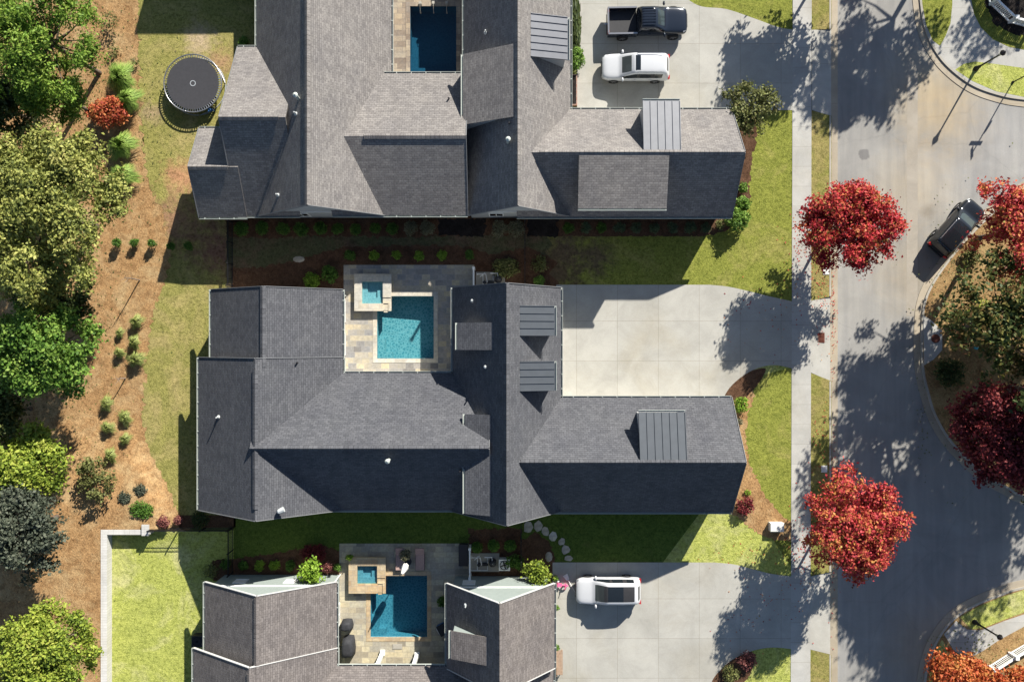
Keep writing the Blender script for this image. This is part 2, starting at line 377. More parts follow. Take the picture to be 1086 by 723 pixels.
L_maple_red = leafy('leaf_crimson', [(0.07, 0.02, 0.012), (0.22, 0.018, 0.024), (0.46, 0.03, 0.045), (0.54, 0.06, 0.055), (0.46, 0.14, 0.05), (0.26, 0.22, 0.05)], 0.5)
L_maple_orange = leafy('leaf_orange_red', [(0.10, 0.03, 0.016), (0.32, 0.028, 0.04), (0.50, 0.05, 0.06), (0.52, 0.10, 0.065), (0.52, 0.22, 0.06), (0.30, 0.27, 0.06)], 0.45)
L_orange = leafy('leaf_orange', [(0.28, 0.05, 0.02), (0.5, 0.10, 0.04), (0.52, 0.17, 0.05), (0.5, 0.27, 0.07)], 0.6)
L_burg = leafy('leaf_burgundy', [(0.045, 0.01, 0.012), (0.12, 0.018, 0.022), (0.22, 0.03, 0.035), (0.26, 0.06, 0.04)], 0.5)
L_darkgreen = leafy('leaf_dark_green', [(0.02, 0.035, 0.012), (0.045, 0.07, 0.018), (0.085, 0.11, 0.03), (0.16, 0.15, 0.04)], 0.5)
L_bright = leafy('leaf_bright_green', [(0.035, 0.08, 0.012), (0.09, 0.185, 0.025), (0.17, 0.28, 0.045), (0.28, 0.37, 0.075)], 0.6)
L_pine = leafy('leaf_fresh_green', [(0.04, 0.085, 0.012), (0.12, 0.22, 0.025), (0.22, 0.33, 0.045), (0.32, 0.38, 0.08)], 0.5)
L_olive = leafy('leaf_pale_olive', [(0.06, 0.08, 0.018), (0.19, 0.215, 0.05), (0.35, 0.36, 0.09), (0.48, 0.45, 0.15)], 0.6)
L_yellowgreen = leafy('leaf_yellow_green', [(0.065, 0.105, 0.015), (0.18, 0.25, 0.03), (0.31, 0.37, 0.05), (0.42, 0.43, 0.09)], 0.6)
L_greygreen = leafy('leaf_grey_green', [(0.025, 0.032, 0.02), (0.06, 0.075, 0.05), (0.11, 0.125, 0.085), (0.16, 0.17, 0.12)], 0.6)
L_twig = leafy('leaf_twiggy', [(0.06, 0.06, 0.025), (0.12, 0.13, 0.04), (0.18, 0.2, 0.06), (0.25, 0.2, 0.1)], 0.8)
L_box = leafy('leaf_boxwood', [(0.03, 0.07, 0.012), (0.08, 0.17, 0.022), (0.14, 0.26, 0.04)], 2.0)
L_lime = leafy('leaf_lime', [(0.08, 0.16, 0.012), (0.2, 0.33, 0.03), (0.34, 0.46, 0.06)], 2.0)
L_variegated = leafy('leaf_variegated', [(0.07, 0.08, 0.04), (0.17, 0.17, 0.10), (0.3, 0.28, 0.18)], 2.0)
L_redshrub = leafy('leaf_red_shrub', [(0.2, 0.03, 0.02), (0.42, 0.08, 0.04), (0.5, 0.17, 0.06), (0.4, 0.24, 0.07)], 1.0)
L_blade = leafy('leaf_blade', [(0.14, 0.18, 0.04), (0.30, 0.35, 0.1), (0.46, 0.48, 0.2)], 1.0)
L_blade_fresh = leafy('leaf_blade_fresh', [(0.12, 0.2, 0.03), (0.24, 0.36, 0.07), (0.4, 0.5, 0.14)], 1.0)
L_mixed = leafy('leaf_turning_green', [(0.018, 0.03, 0.01), (0.04, 0.065, 0.016), (0.075, 0.10, 0.024), (0.17, 0.15, 0.04), (0.22, 0.08, 0.04)], 0.4)
L_pink = leafy('leaf_pink', [(0.10, 0.035, 0.03), (0.25, 0.085, 0.075), (0.36, 0.17, 0.14)], 2.0)
L_shade = leafy('leaf_shade_grass', [(0.03, 0.055, 0.025), (0.07, 0.11, 0.05), (0.14, 0.18, 0.1)], 2.0)

# ------------------------------------------------------------------ mesh helpers
class MB:
    def __init__(s): s.v = []; s.f = []; s.uv = []
    def add(s, vs, fs, uvs=None):
        o = len(s.v); s.v += [tuple(x) for x in vs]
        for i, f in enumerate(fs):
            s.f.append([a + o for a in f])
            s.uv.append(uvs[i] if uvs else [(0, 0)] * len(f))
        return s
    def box(s, x0, x1, y0, y1, z0, z1):
        return s.add([(x0, y0, z0), (x1, y0, z0), (x1, y1, z0), (x0, y1, z0), (x0, y0, z1), (x1, y0, z1), (x1, y1, z1), (x0, y1, z1)],
                     [(0, 3, 2, 1), (4, 5, 6, 7), (0, 1, 5, 4), (1, 2, 6, 5), (2, 3, 7, 6), (3, 0, 4, 7)])
    def obox(s, a, b, w, h, up=(0, 0, 1)):
        a = Vector(a); b = Vector(b); d = (b - a).normalized(); up = Vector(up)
        side = d.cross(up)
        if side.length < 1e-4: side = d.cross(Vector((1, 0, 0)))
        side.normalize(); n = side.cross(d).normalized()
        vs = []
        for p in (a, b):
            for sx, sz in ((-1, -1), (1, -1), (1, 1), (-1, 1)):
                vs.append(p + side * (sx * w / 2) + n * (sz * h / 2))
        return s.add(vs, [(0, 1, 2, 3), (7, 6, 5, 4), (0, 4, 5, 1), (1, 5, 6, 2), (2, 6, 7, 3), (3, 7, 4, 0)])
    def tube(s, pts, rads, n=8, cap=True):
        pts = [Vector(p) for p in pts]; vs = []
        if not isinstance(rads, (list, tuple)): rads = [rads] * len(pts)
        ref = None
        for i, p in enumerate(pts):
            d = (pts[min(i + 1, len(pts) - 1)] - pts[max(i - 1, 0)]).normalized()
            if ref is None:
                ref = d.cross(Vector((0.3, 0.9, 0.2)))
                if ref.length < 1e-3: ref = d.cross(Vector((1, 0, 0)))
            ref = (ref - d * ref.dot(d)).normalized(); q = d.cross(ref)
            for k in range(n):
                a = 2 * math.pi * k / n
                vs.append(p + (ref * math.cos(a) + q * math.sin(a)) * rads[i])
        fs = [(i * n + k, i * n + (k + 1) % n, (i + 1) * n + (k + 1) % n, (i + 1) * n + k) for i in range(len(pts) - 1) for k in range(n)]
        if cap: fs += [tuple(range(n))[::-1], tuple((len(pts) - 1) * n + k for k in range(n))]
        return s.add(vs, fs)
    def lathe(s, prof, n=24, c=(0, 0, 0), close=False):
        vs = []
        for r, z in prof:
            for k in range(n):
                a = 2 * math.pi * k / n
                vs.append((c[0] + r * math.cos(a), c[1] + r * math.sin(a), c[2] + z))
        m = len(prof)
        fs = [(i * n + k, i * n + (k + 1) % n, ((i + 1) % m) * n + (k + 1) % n, ((i + 1) % m) * n + k) for i in range(m if close else m - 1) for k in range(n)]
        return s.add(vs, fs)
    def prism(s, pts, z0, z1):
        n = len(pts)
        vs = [(p[0], p[1], z0) for p in pts] + [(p[0], p[1], z1) for p in pts]
        return s.add(vs, [tuple(range(n))[::-1], tuple(range(n, 2 * n))] + [(i, (i + 1) % n, n + (i + 1) % n, n + i) for i in range(n)])
    def build(s, name, m, parent=None, smooth=False, tri=False):
        me = bpy.data.meshes.new(name); me.from_pydata(s.v, [], s.f)
        if any(any(q != (0, 0) for q in u) for u in s.uv):
            ul = me.uv_layers.new(name='UVMap'); i = 0
            for u in s.uv:
                for q in u: ul.data[i].uv = q; i += 1
        me.validate(); me.update()
        if smooth: me.polygons.foreach_set('use_smooth', [True] * len(me.polygons))
        me.materials.append(m)
        o = bpy.data.objects.new(name, me); COL.objects.link(o)
        if parent: o.parent = parent
        return o
def tag(o, label=None, cat=None, group=None, kind=None):
    for k, v in (('label', label), ('category', cat), ('group', group), ('kind', kind)):
        if v: o[k] = v
    return o
def empty(name, loc, label, cat, group=None, rz=0.0):
    o = bpy.data.objects.new(name, None); COL.objects.link(o)
    o.location = loc; o.rotation_euler = (0, 0, rz); o.empty_display_size = 0.3
    return tag(o, label, cat, group)
def smooth_path(pts, closed=False, n=6):
    out = []; m = len(pts)
    rng = range(m) if closed else range(m - 1)
    g = lambda i: pts[i % m] if closed else pts[min(max(i, 0), m - 1)]
    for i in rng:
        p0, p1, p2, p3 = g(i - 1), g(i), g(i + 1), g(i + 2)
        for k in range(n):
            t = k / n
            out.append(tuple(0.5 * ((2 * p1[j]) + (-p0[j] + p2[j]) * t + (2 * p0[j] - 5 * p1[j] + 4 * p2[j] - p3[j]) * t * t + (-p0[j] + 3 * p1[j] - 3 * p2[j] + p3[j]) * t ** 3) for j in range(len(p1))))
    if not closed: out.append(tuple(pts[-1]))
    return out
def sheet(name, pts, m, z=0.0, label=None, kind='structure', curve=False, rough=0.0, parent=None):
    """flat polygon given by photo-plan coordinates on the ground; a third value is that vertex's own height"""
    if curve: pts = smooth_path(pts, True)
    if rough:
        g = random.Random(len(name) + int(pts[0][0] * 7 + pts[0][1])); out = []
        for i, p in enumerate(pts):
            q = pts[(i + 1) % len(pts)]; L = math.hypot(q[0] - p[0], q[1] - p[1]); n = max(1, int(L / 2.2))
            if L > 400: n = 1
            for k in range(n):
                f = k / n; j = rough * S if n > 1 else 0
                out.append((p[0] + (q[0] - p[0]) * f + g.gauss(0, j), p[1] + (q[1] - p[1]) * f + g.gauss(0, j)))
        pts = out
    bm = bmesh.new()
    co = [at(p[0], p[1], 0) + Vector((0, 0, p[2] if len(p) > 2 else z)) for p in pts]
    vs = [bm.verts.new(c) for c in co]
    for t3 in tessellate_polygon([[Vector((c.x, c.y, 0)) for c in co]]):
        try: f = bm.faces.new([vs[i] for i in t3])
        except ValueError: continue
        f.normal_update()
        if f.normal.z < 0: f.normal_flip()
    me = bpy.data.meshes.new(name); bm.to_mesh(me); bm.free()
    me.materials.append(m)
    o = bpy.data.objects.new(name, me); COL.objects.link(o)
    if parent: o.parent = parent
    if kind: o['kind'] = kind
    if label: o['label'] = label
    return o
def ribbon(name, path, w0, w1, z0, z1, m, kind='structure'):
    """solid strip along a plan path (photo coordinates); w0..w1 metres to the right of the path"""
    P = [at(p[0], p[1]) for p in smooth_path(path)]
    L = []
    for i, p in enumerate(P):
        d = (P[min(i + 1, len(P) - 1)] - P[max(i - 1, 0)]).normalized(); r = Vector((d.y, -d.x, 0))
        L.append((p + r * w0, p + r * w1))
    mb = MB(); vs = []; n = len(P)
    for a, b in L: vs += [(a.x, a.y, z0), (b.x, b.y, z0), (b.x, b.y, z1), (a.x, a.y, z1)]
    fs = []
    for i in range(n - 1):
        for k in range(4): fs.append((4 * i + k, 4 * i + (k + 1) % 4, 4 * i + 4 + (k + 1) % 4, 4 * i + 4 + k))
    fs += [(0, 1, 2, 3), (4 * n - 1, 4 * n - 2, 4 * n - 3, 4 * n - 4)]
    mb.add(vs, fs)
    o = mb.build(name, m)
    bm = bmesh.new(); bm.from_mesh(o.data); bmesh.ops.recalc_face_normals(bm, faces=bm.faces[:]); bm.to_mesh(o.data); bm.free()
    if kind: o['kind'] = kind
    return o

# ------------------------------------------------------------------ ground
POOLS = {'A': (435, 484, 7, 78), 'B': (400, 460, 314, 380), 'C': (393, 453, 610, 675)}
def in_pool(u, v):
    return any(a < u < b and c < v < d for a, b, c, d in POOLS.values())
def grid_ground():
    us = sorted({-40000, -400, -80, 856, 859, 40000, *[x for p in POOLS.values() for x in p[:2]]})
    vs = sorted({-40000, -400, -100, 1100, 40000, *[x for p in POOLS.values() for x in p[2:]]})
    mb = MB(); idx = {}
    for i, u in enumerate(us):
        for j, v in enumerate(vs):
            idx[i, j] = len(mb.v); p = at(u, v); mb.v.append((p.x, p.y, -0.16 if u > 857 else -0.02))
    for i in range(len(us) - 1):
        for j in range(len(vs) - 1):
            if in_pool((us[i] + us[i + 1]) / 2, (vs[j] + vs[j + 1]) / 2): continue
            mb.f.append([idx[i, j + 1], idx[i + 1, j + 1], idx[i + 1, j], idx[i, j]]); mb.uv.append([(0, 0)] * 4)
    return tag(mb.build('ground', field), kind='structure')
grid_ground()
def ss(x, a, b):
    t = min(1, max(0, (x - a) / (b - a))); return t * t * (3 - 2 * t)
def straw_h(u, v):
    if u >= 116 and v >= 562: return 0.0
    u0 = 134 + 32 * ss(v, 455, 550)
    return 0.85 * ss(v, 430, 545) * (1 - ss(u, u0, u0 + 20))
def straw_bank():
    us = sorted(set(list(range(-80, 206, 6)) + [113, 116])); vs = sorted(set(list(range(-96, 830, 6)) + [559, 562]))
    mb = MB(); idx = {}
    for i, u in enumerate(us):
        for j, v in enumerate(vs):
            idx[i, j] = len(mb.v); p = at(u, v); mb.v.append((p.x, p.y, straw_h(u, v) - (0.012 if straw_h(u, v) == 0 and u > 113 else 0.0)))
    for i in range(len(us) - 1):
        for j in range(len(vs) - 1):
            mb.f.append([idx[i, j + 1], idx[i + 1, j + 1], idx[i + 1, j], idx[i, j]]); mb.uv.append([(0, 0)] * 4)
    return tag(mb.build('pine_straw_bank', pine_straw, smooth=True), kind='structure')
straw_bank()
# lawns (dry grass beside the straw, side yards, front yards)
sheet('lawn', [(140, -90), (146, 0), (147, 60), (149, 110), (152, 160), (158, 195), (172, 225), (182, 262), (176, 300), (164, 325), (158, 360), (154, 400), (152, 440), (155, 480), (163, 505), (176, 525), (192, 548), (300, 548), (300, -90)], lawn_strip, 0.004, rough=0.12)
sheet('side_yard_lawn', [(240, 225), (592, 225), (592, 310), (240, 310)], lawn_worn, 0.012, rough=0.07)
sheet('mulch_bed', [(240, 225), (592, 225), (592, 250), (500, 249), (420, 252), (330, 250), (280, 253), (240, 251)], red_mulch, 0.016, rough=0.07)
sheet('mulch_bed', [(246, 310), (246, 285), (280, 283), (320, 274), (362, 262), (440, 260), (500, 262), (520, 270), (560, 262), (592, 278), (592, 312)], red_mulch, 0.016, rough=0.07)
sheet('mulch_bed', [(465, 232), (516, 232), (514, 251), (466, 249)], dark_mulch, 0.020, rough=0.07)
sheet('mulch_bed', [(559, 232), (592, 232), (591, 251), (560, 251)], dark_mulch, 0.020, rough=0.07)
sheet('front_lawn', [(585, 225), (845, 110), (845, 335), (585, 335)], lawn_green, 0.004)
sheet('side_lawn', [(580, 251), (747, 251), (742, 310), (588, 310), (594, 300), (582, 290), (592, 279), (578, 268), (586, 259)], lawn_green, 0.018)
sheet('mulch_bed', [(585, 228), (760, 228), (765, 180), (785, 120), (800, 118), (803, 140), (796, 175), (795, 215), (788, 235), (765, 247), (740, 251), (585, 251)], red_mulch, 0.012, rough=0.07)
sheet('top_lawn', [(700, -100), (845, -100), (845, 60), (700, 60)], lawn_green, 0.002)
sheet('front_lawn', [(745, 400), (845, 380), (845, 640), (590, 640), (590, 543), (745, 543)], lawn_bright, 0.004)
sheet('front_lawn', [(775, 415), (800, 400), (845, 388), (845, 608), (836, 596), (822, 575), (803, 552), (795, 520), (792, 480)], lawn_green, 0.008)
sheet('mulch_bed', [(765, 418), (782, 402), (797, 398), (800, 420), (793, 440), (791, 470), (797, 497), (810, 523), (828, 545), (842, 556), (842, 574), (822, 573), (800, 563), (782, 548), (770, 540), (760, 480)], pine_straw, 0.016, rough=0.07)
sheet('mulch_bed', [(756, 423), (768, 408), (784, 396), (800, 392), (812, 391), (806, 404), (796, 416), (786, 424)], red_mulch, 0.020, curve=True, rough=0.07)
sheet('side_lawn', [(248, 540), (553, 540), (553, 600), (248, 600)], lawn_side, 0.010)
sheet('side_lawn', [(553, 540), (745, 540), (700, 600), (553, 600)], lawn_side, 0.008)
sheet('mulch_bed', [(300, 585), (340, 577), (362, 584), (362, 615), (225, 615), (225, 594), (250, 592)], red_mulch, 0.016, rough=0.07)
sheet('mulch_bed', [(553, 572), (568, 565), (582, 573), (589, 590), (588, 625), (553, 625)], red_mulch, 0.016, rough=0.07)
sheet('mulch_bed', [(497, 560), (553, 560), (553, 625), (497, 625)], red_mulch, 0.013, rough=0.07)
sheet('walled_lawn', [(116, 562), (248, 562), (248, 900), (116, 900)], lawn_bright, 0.004)
sheet('side_strip', [(188, 546), (250, 546), (250, 559), (190, 559)], red_mulch, 0.010)
sheet('front_lawn', [(750, 670), (845, 670), (845, 900), (740, 900)], lawn_bright, 0.004)
sheet('mulch_bed', [(745, 740), (755, 715), (770, 698), (790, 688), (800, 695), (795, 715), (775, 740)], red_mulch, 0.012, curve=True, rough=0.07)
for q in ([(859, -120), (882, -120), (882, 31), (859, 32)], [(859, 117), (882, 123), (882, 314), (859, 319)], [(859, 395), (882, 404), (882, 606), (858, 611)], [(858, 688), (882, 694), (882, 900), (857, 900)]):
    sheet('verge', q, lawn_verge, 0.004)

# driveways, pavement, road
arc_top = [(715, -12), (740, 6), (770, 10), (800, 20), (825, 29), (842, 32)]
sheet('driveway', [(612, -30), (715, -30)] + smooth_path(arc_top) + [(842, 117), (612, 117)], drive_conc, 0.024)
sheet('driveway', [(590, 302), (752, 302)] + smooth_path([(752, 302), (772, 304), (795, 309), (815, 314), (842, 320)]) + smooth_path([(842, 391), (822, 387), (804, 390), (787, 399), (773, 412), (764, 428)]) + [(590, 428)], drive_conc, 0.024)
sheet('driveway', [(586, 596), (758, 596)] + smooth_path([(758, 596), (778, 598), (798, 603), (818, 608), (842, 611)]) + smooth_path([(842, 688), (820, 686), (800, 689), (780, 697), (766, 708), (754, 724), (745, 760)]) + [(745, 900), (586, 900)], drive_conc, 0.024)
sheet('sidewalk', [(841, -120), (861, -120), (859, 900), (838, 900)], walk_conc, 0.030)
for name, q in (('driveway_apron', [(861, 32), (882, 31), (882, 123), (861, 117)]), ('driveway_apron', [(860, 319), (881, 314), (881, 404), (860, 395)]), ('driveway_apron', [(859, 611), (881, 606), (881, 694), (859, 688)])):
    sheet(name, [(q[0][0], q[0][1], 0.028), (q[1][0], q[1][1], -0.10), (q[2][0], q[2][1], -0.10), (q[3][0], q[3][1], 0.028)], apron_conc)
sheet('road', [(881, -700), (1800, -700), (1800, 1400), (881, 1400)], road_mat, -0.12)
sheet('gutter_pan', [(881, -300), (889, -300), (889, 1000), (881, 1000)], gutter_conc, -0.114)
sheet('gutter_valley', [(963, 60), (974, 50), (974, 335), (962, 335)], valley_conc, -0.116)
for a, b in ((-300, 31), (123, 314), (404, 606), (694, 1000)):
    ribbon('kerb', [(881.5, a), (881.5, (a + b) / 2), (881.5, b)], 0.0, 0.14, -0.14, 0.02, kerb_conc)
UR = [(974, -120), (974, -30), (976, 5), (980, 28), (988, 48), (1003, 69), (1028, 89), (1055, 100), (1086, 106), (1160, 112), (1300, 116)]
IS = [(1300, 172), (1160, 180), (1110, 190), (1075, 207), (1045, 232), (1020, 258), (1000, 283), (986, 305), (979, 325), (977, 350), (977, 378), (979, 398), (983, 415), (990, 438), (1003, 462), (1020, 482), (1045, 505), (1070, 519), (1086, 527), (1160, 545), (1300, 560)]
LR = [(1300, 600), (1160, 610), (1086, 622), (1060, 630), (1035, 640), (1015, 652), (1000, 668), (988, 690), (980, 723), (975, 800), (975, 1000)]
sheet('corner_pavement', smooth_path(UR) + [(1300, -120)], walk_conc, 0.0)
sheet('island_bed', smooth_path(IS), leaf_litter, 0.0)
sheet('corner_bed', smooth_path(LR) + [(1300, 1000)], leaf_litter, 0.0)
for path, sgn in ((UR, 1), (IS, 1), (LR, 1)):
    ribbon('kerb', path, -0.16, 0.0, -0.14, 0.006, kerb_conc)
    ribbon('gutter_pan', path, 0.0, 0.5, -0.2, -0.085, gutter_conc)
sheet('corner_lawn', [(977, -100), (1009, -100), (1010, 5), (1008, 25), (1003, 38), (997, 49), (989, 43), (982, 26), (978, 4)], lawn_green, 0.006)
sheet('corner_lawn', [(1013, 74), (1022, 68), (1034, 65.5), (1055, 68), (1086, 72.5), (1160, 80), (1300, 84), (1300, 112), (1160, 108), (1086, 103), (1056, 97), (1031, 86)], lawn_bright, 0.006)
sheet('corner_lawn', [(1028, -100), (1030, 0), (1033, 15), (1040, 29), (1053, 42), (1070, 50), (1086, 53), (1160, 58), (1300, 60), (1300, -100)], lawn_green, 0.006)
sheet('mulch_bed', [(1042, -100), (1045, 5), (1054, 25), (1072, 36), (1100, 42), (1300, 44), (1300, -100)], dark_mulch, 0.010, rough=0.07)
sheet('corner_lawn', [(1018, 654), (1037, 643), (1061, 633), (1086, 625), (1160, 614), (1300, 604), (1300, 640), (1160, 645), (1086, 649), (1064, 657), (1044, 665), (1030, 667)], lawn_bright, 0.006)
sheet('corner_pavement', [(1001, 672), (1014, 658), (1026, 667), (1040, 668), (1065, 658), (1086, 651), (1160, 646), (1160, 662), (1086, 664), (1060, 678), (1042, 690), (1028, 697), (1012, 690)], walk_conc, 0.008)
sheet('corner_lawn', [(984, 723), (990, 695), (999, 678), (1008, 690), (1000, 712), (992, 740)], lawn_bright, 0.004)

# pool decks
def ring_sheet(name, outer, hole, m, z, kind='structure', parent=None):
    u0, u1, v0, v1 = outer; a, b, c, d = hole
    mb = MB(); vs = []
    for (u, v) in ((u0, v0), (u1, v0), (u1, v1), (u0, v1), (a, c), (b, c), (b, d), (a, d)):
        p = at(u, v); vs.append((p.x, p.y, z))
    mb.add(vs, [(4, 5, 1, 0), (5, 6, 2, 1), (6, 7, 3, 2), (7, 4, 0, 3)])
    o = mb.build(name, m, parent)
    if kind: o['kind'] = kind
    return o
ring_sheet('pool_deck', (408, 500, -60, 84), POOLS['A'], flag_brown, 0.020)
ring_sheet('pool_deck', (364.5, 503, 281, 402), POOLS['B'], flag_cool, 0.022)
ring_sheet('pool_deck', (360, 497, 576, 712), POOLS['C'], flag_warm, 0.022)
def pool(key, label, basin, wat, cop, depth, cw=0.32):
    a, b, c, d = POOLS[key]
    ctr = at((a + b) / 2, (c + d) / 2)
    r = empty('swimming_pool', ctr, label, 'swimming pool')
    p0 = at(a, d) - ctr; p1 = at(b, c) - ctr
    x0, y0, x1, y1 = p0.x, p0.y, p1.x, p1.y
    mb = MB()
    vs = [(x0, y0, 0), (x1, y0, 0), (x1, y1, 0), (x0, y1, 0), (x0, y0, -depth * .8), (x1, y0, -depth), (x1, y1, -depth), (x0, y1, -depth * .8)]
    mb.add(vs, [(0, 4, 5, 1), (1, 5, 6, 2), (2, 6, 7, 3), (3, 7, 4, 0), (4, 7, 6, 5)])
    # steps in the corner and a bench along a side
    mb.box(x0 + 0.005, x0 + 1.1, y0 + 0.005, y0 + 0.5, -depth, -0.3)
    mb.box(x0 + 0.004, x0 + 0.55, y0 + 0.5, y0 + 1.5, -depth, -0.32)
    mb.build('basin', basin, r)
    mb = MB(); mb.add([(x0, y0, -0.11), (x1, y0, -0.11), (x1, y1, -0.11), (x0, y1, -0.11)], [(0, 1, 2, 3)])
    mb.build('water', wat, r)
    mb = MB()
    mb.box(x0 - cw, x1 + cw, y1, y1 + cw, 0.0, 0.05); mb.box(x0 - cw, x1 + cw, y0 - cw, y0, 0.0, 0.05)
    mb.box(x0 - cw, x0, y0, y1, 0.0, 0.049); mb.box(x1, x1 + cw, y0, y1, 0.0, 0.049)
    mb.build('coping', cop, r)
    return r, (x0, y0, x1, y1)
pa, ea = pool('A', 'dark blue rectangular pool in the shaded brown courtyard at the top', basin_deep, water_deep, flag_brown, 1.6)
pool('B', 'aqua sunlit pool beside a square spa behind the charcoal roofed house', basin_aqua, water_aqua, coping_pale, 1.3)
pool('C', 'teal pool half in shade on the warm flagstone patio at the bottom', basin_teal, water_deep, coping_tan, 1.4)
for du in (446, 460, 474):
    p = at(du, 5) - pa.location
    mb = MB(); mb.box(p.x - 0.1, p.x + 0.1, ea[3] + 0.05, ea[3] + 0.25, 0.05, 0.4)
    mb.tube([(p.x, ea[3] + 0.05, 0.42), (p.x, ea[3] - 0.15, 0.4), (p.x, ea[3] - 0.42, 0.2), (p.x, ea[3] - 0.5, -0.1)], [0.02, 0.02, 0.025, 0.04], 8)
    mb.build('spout', kerb_conc, pa)
def spa(u0, u1, v0, v1, a, b, c, d, hgt, label, cop, wat, spill):
    ctr = at((u0 + u1) / 2, (v0 + v1) / 2)
    r = empty('spa_tub', ctr, label, 'hot tub')
    P = lambda u, v: at(u, v) - ctr
    o0, o1, i0, i1 = P(u0, v1), P(u1, v0), P(a, d), P(b, c)
    t = 0.06
    mb = MB()
    mb.box(o0.x + t, o1.x - t, i1.y, o1.y - t, 0, hgt - 0.06); mb.box(o0.x + t, o1.x - t, o0.y + t, i0.y, 0, hgt - 0.06)
    mb.box(o0.x + t, i0.x, i0.y, i1.y, 0, hgt - 0.06); mb.box(i1.x, o1.x - t, i0.y, i1.y, 0, hgt - 0.06)
    mb.build('surround_wall', cop, r)
    mb = MB()
    mb.box(o0.x, o1.x, i1.y, o1.y, hgt - 0.06, hgt); mb.box(o0.x, i0.x, i0.y, i1.y, hgt - 0.06, hgt - 0.001)
    sy = i0.y + 0.45
    mb.box(i1.x, o1.x, sy, i1.y, hgt - 0.06, hgt - 0.001)
    mb.box(o0.x, i1.x + 0.04, o0.y, i0.y, hgt - 0.06, hgt); mb.box(i1.x + 0.42, o1.x, o0.y, i0.y, hgt - 0.06, hgt - 0.002)
    mb.box(i1.x, o1.x, i0.y, sy - 0.35, hgt - 0.06, hgt - 0.003)
    mb.build('coping', cop, r)
    mb = MB(); mb.box(i0.x, i1.x, i0.y, i1.y, 0.02, 0.06)
    mb.box(i0.x, i1.x, i0.y, i0.y + 0.45, 0.06, hgt - 0.25); mb.box(i0.x, i0.x + 0.4, i0.y + 0.45, i1.y, 0.06, hgt - 0.28)
    mb.box(i1.x - 0.45, i1.x, i0.y + 0.45, i0.y + 1.0, 0.06, hgt - 0.3)
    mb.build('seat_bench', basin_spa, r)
    mb = MB(); mb.add([(i0.x, i0.y, hgt - 0.1), (i1.x, i0.y, hgt - 0.1), (i1.x, i1.y, hgt - 0.1), (i0.x, i1.y, hgt - 0.1)], [(0, 1, 2, 3)])
    mb.build('water', wat, r)
    mb = MB(); mb.box(i1.x + 0.06, i1.x + 0.40, o0.y - 0.1, i0.y, hgt - 0.2, hgt - 0.1)
    mb.build('spillway', cop, r)
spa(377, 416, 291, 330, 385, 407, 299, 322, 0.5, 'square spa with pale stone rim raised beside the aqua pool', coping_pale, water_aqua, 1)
spa(371, 410, 589, 627, 380, 401, 598, 617, 0.5, 'square spa with tan stone rim raised beside the teal pool', coping_tan, water_deep, 1)

